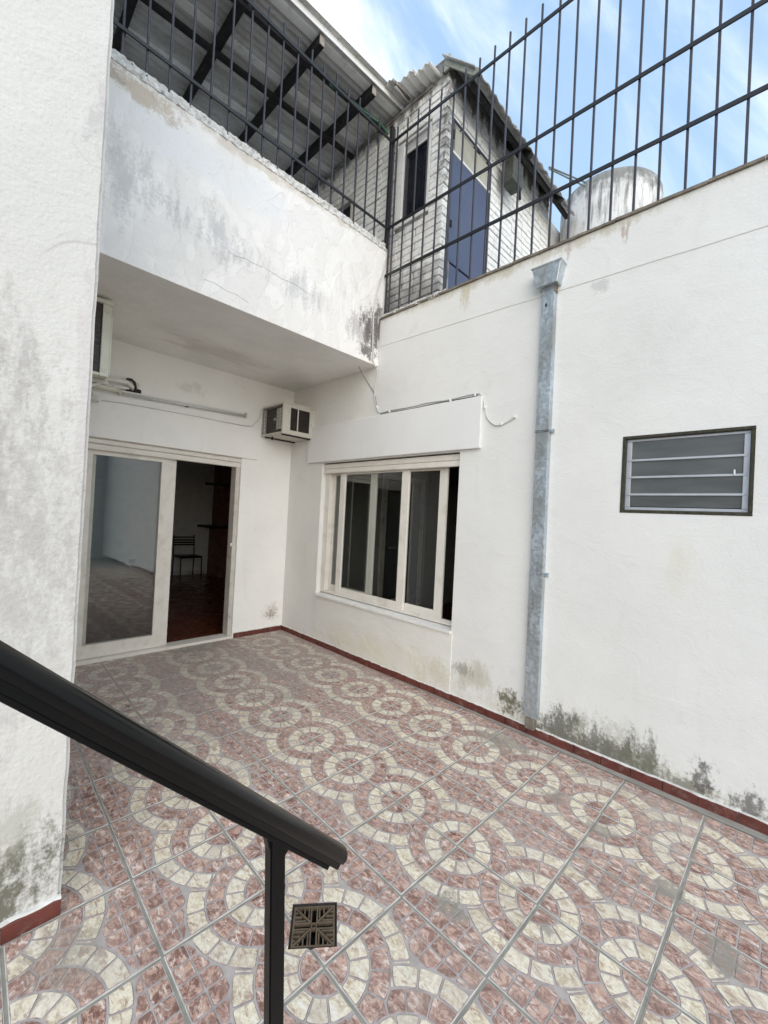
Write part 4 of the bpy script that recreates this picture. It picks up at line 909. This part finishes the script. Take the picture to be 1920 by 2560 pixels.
cp = MB().tube([(X1-.04, -.2, 2.52), (-2.05, -.06, 2.625), (-1.86, -.045, 2.640), (-1.815, -.03, 2.615), (-1.80, .01, 2.59)], .022, 10).build('insulated_pipe', 'tube', smooth=True); tag(cp, 'white insulated pipe bending from the outdoor unit into a hole in the wall', 'pipe')
MB().tube([(-1.87, -.050, 2.668), (-1.83, -.055, 2.672), (-1.80, -.045, 2.655), (-1.785, -.03, 2.61), (-1.79, -.01, 2.585)], .012, 8).build('black_foam', 'dark', cp)
rough_strip('wall_hole', 'dark', cp, (-1.86, .0, 2.575), (-1.73, .0, 2.575), .03, .05, .02, .012, 30)
MB().tube([(-2.02, -.05, 2.545), (-1.93, -.05, 2.575), (-1.84, -.03, 2.59)], .012, 8).build('drain_hose', 'tube', cp)
# ================================================================== FLUORESCENT TUBE + BATTEN
ft = thing('tube_light', 'long white fluorescent tube light mounted above the glass door', 'light', (-1.28, -.03, 2.57))
P0 = Vector((-1.915, -.034, 2.538)); P1 = Vector((-.655, -.034, 2.585))
MB().bar(P0+Vector((0, .018, .012)), P1+Vector((0, .018, .012)), .028, .018).build('batten', 'tube', ft, .003)
MB().tube([P0+Vector((.02, -.008, -.012)), P1+Vector((-.02, -.008, -.012))], .0125, 12).build('tube', simple('grey_fluorescent_glass', (.62, .63, .62), .2), ft, smooth=True)
for p in (P0, P1): MB().box(p.x-.010, p.x+.012, p.y-.022, p.y+.033, p.z-.028, p.z+.024).build('end_cap', 'acw', ft, .003)
B('clip', 'wiredark', ft, -1.31, -1.29, -.05, -.001, 2.535, 2.548)
b2 = thing('cream_batten', 'short cream light batten under the outdoor unit beside the left wall', 'light', (-2.2, -.08, 2.53))
MB().bar((-2.55, -.085, 2.530), (-1.935, -.060, 2.542), .05, .036).build('batten_body', 'ac', b2, .006); B('end_cap', 'acw', b2, -1.944, -1.928, -.090, -.034, 2.522, 2.562, .003)
MB().bar((-2.55, -.06, 2.405), (-2.075, -.06, 2.412), .05, .022).build('lower_channel', 'ac', b2, .004)

# ================================================================== HANDRAIL
hr = thing('stair_handrail', 'black stair handrail with rounded plastic grip sloping down to a square post', 'handrail', (-2.46, -3.93, 0))
d_ = Vector((.727, 0, -.687)); nn = Vector((.687, 0, .727)); Y_ = Vector((0, 1, 0))
base = Vector((-2.879, -3.93, 1.3055)); endp = base + d_*(.553/.727); st = base - d_*1.1
pf = [(p*.98, q*1.0) for p, q in [(-.0165, -.021), (-.0165, -.010), (-.023, -.008), (-.0255, -.001), (-.0245, .006), (-.019, .013), (-.0105, .0175), (0, .019), (.0105, .0175), (.019, .013), (.0245, .006), (.0255, -.001), (.023, -.008), (.0165, -.010), (.0165, -.021)]]
mb = MB(); rings = []
for t, sc in ((0, 1), (1, 1)):
    pass
stations = [st, endp-d_*.008, endp-d_*.003, endp]; scl = [1, 1, .93, .80]
vs = [s_+Y_*p*k+nn*q_*k for s_, k in zip(stations, scl) for p, q_ in pf]; n = len(pf)
mb.add(vs, [(j*n+i, j*n+(i+1) % n, (j+1)*n+(i+1) % n, (j+1)*n+i) for j in range(3) for i in range(n)]+[tuple(range(n))[::-1], tuple(3*n+i for i in range(n))])
g_ = mb.build('grip', 'rail', hr)
for p in g_.data.polygons: p.use_smooth = len(p.vertices) == 4
g_.data.set_sharp_from_angle(angle=R(38))
MB().bar(st-nn*.0255, endp-d_*.03-nn*.0255, .026, .008, up=nn).build('flat_bar', 'black', hr, .001)
top = Vector((-2.4875, -3.93, .905)); bot = Vector((-2.440, -3.93, 0.0))
MB().bar(bot, top+Vector((0, 0, .012)), .023, .031, up=(1, 0, 0)).build('post', 'black', hr, .0025, seg=2)
for sg in (1, -1):
    gx = top.x+sg*.0155; MB().prism([(0, 0), (sg*.018, -sg*.017+(.006 if sg > 0 else .022)), (0, -.030)], (gx, -3.938, .905-sg*.0155), (gx, -3.922, .905-sg*.0155), (1, 0, 0), (0, 0, 1)).build('gusset', 'black', hr)
B('base_plate', 'black', hr, -2.48, -2.40, -3.97, -3.89, .0006, .008, .001)
MB().bar((-3.40, -3.93, 0), (-3.42, -3.93, 1.80), .023, .031, up=(1, 0, 0)).build('post', 'black', hr, .0025)

# ================================================================== ROOM FURNITURE
ch = thing('dining_chair', 'black metal chair with slatted back inside the dark room', 'chair', (.45, 4.45, 0))
cx0, cx1, cy0, cy1 = .24, .68, 4.22, 4.66
for x in (cx0+.012, cx1-.012):
    MB().tube([(x, cy1, 0), (x, cy1-.02, .45), (x, cy1+.03, .88)], .011, 6).build('back_leg', 'black', ch); MB().tube([(x, cy0-.02, 0), (x, cy0+.01, .44)], .011, 6).build('front_leg', 'black', ch)
for zz in (.66, .71, .76, .82): B('back_slat', 'black', ch, cx0+.012, cx1-.012, cy1+.0, cy1+.012, zz, zz+.024)
B('seat', 'black', ch, cx0, cx1, cy0, cy1-.02, .43, .47, .012)
bc = thing('bar_counter', 'brick breakfast bar with dark top in the room behind the door', 'counter', (1.4, 4.5, 0))
B('bar_body', 'brickin', bc, 1.05, 1.95, 4.2, 4.84, 0, 1.05); B('bar_top', 'wood', bc, .78, 1.98, 4.1, 4.84, 1.052, 1.10, .004)
B('brick_pillar', 'brickin', bc, 1.10, 1.95, 4.45, 4.84, 1.102, 2.55); B('shelf', 'wood', bc, .74, 1.95, 4.40, 4.449, 1.98, 2.02)
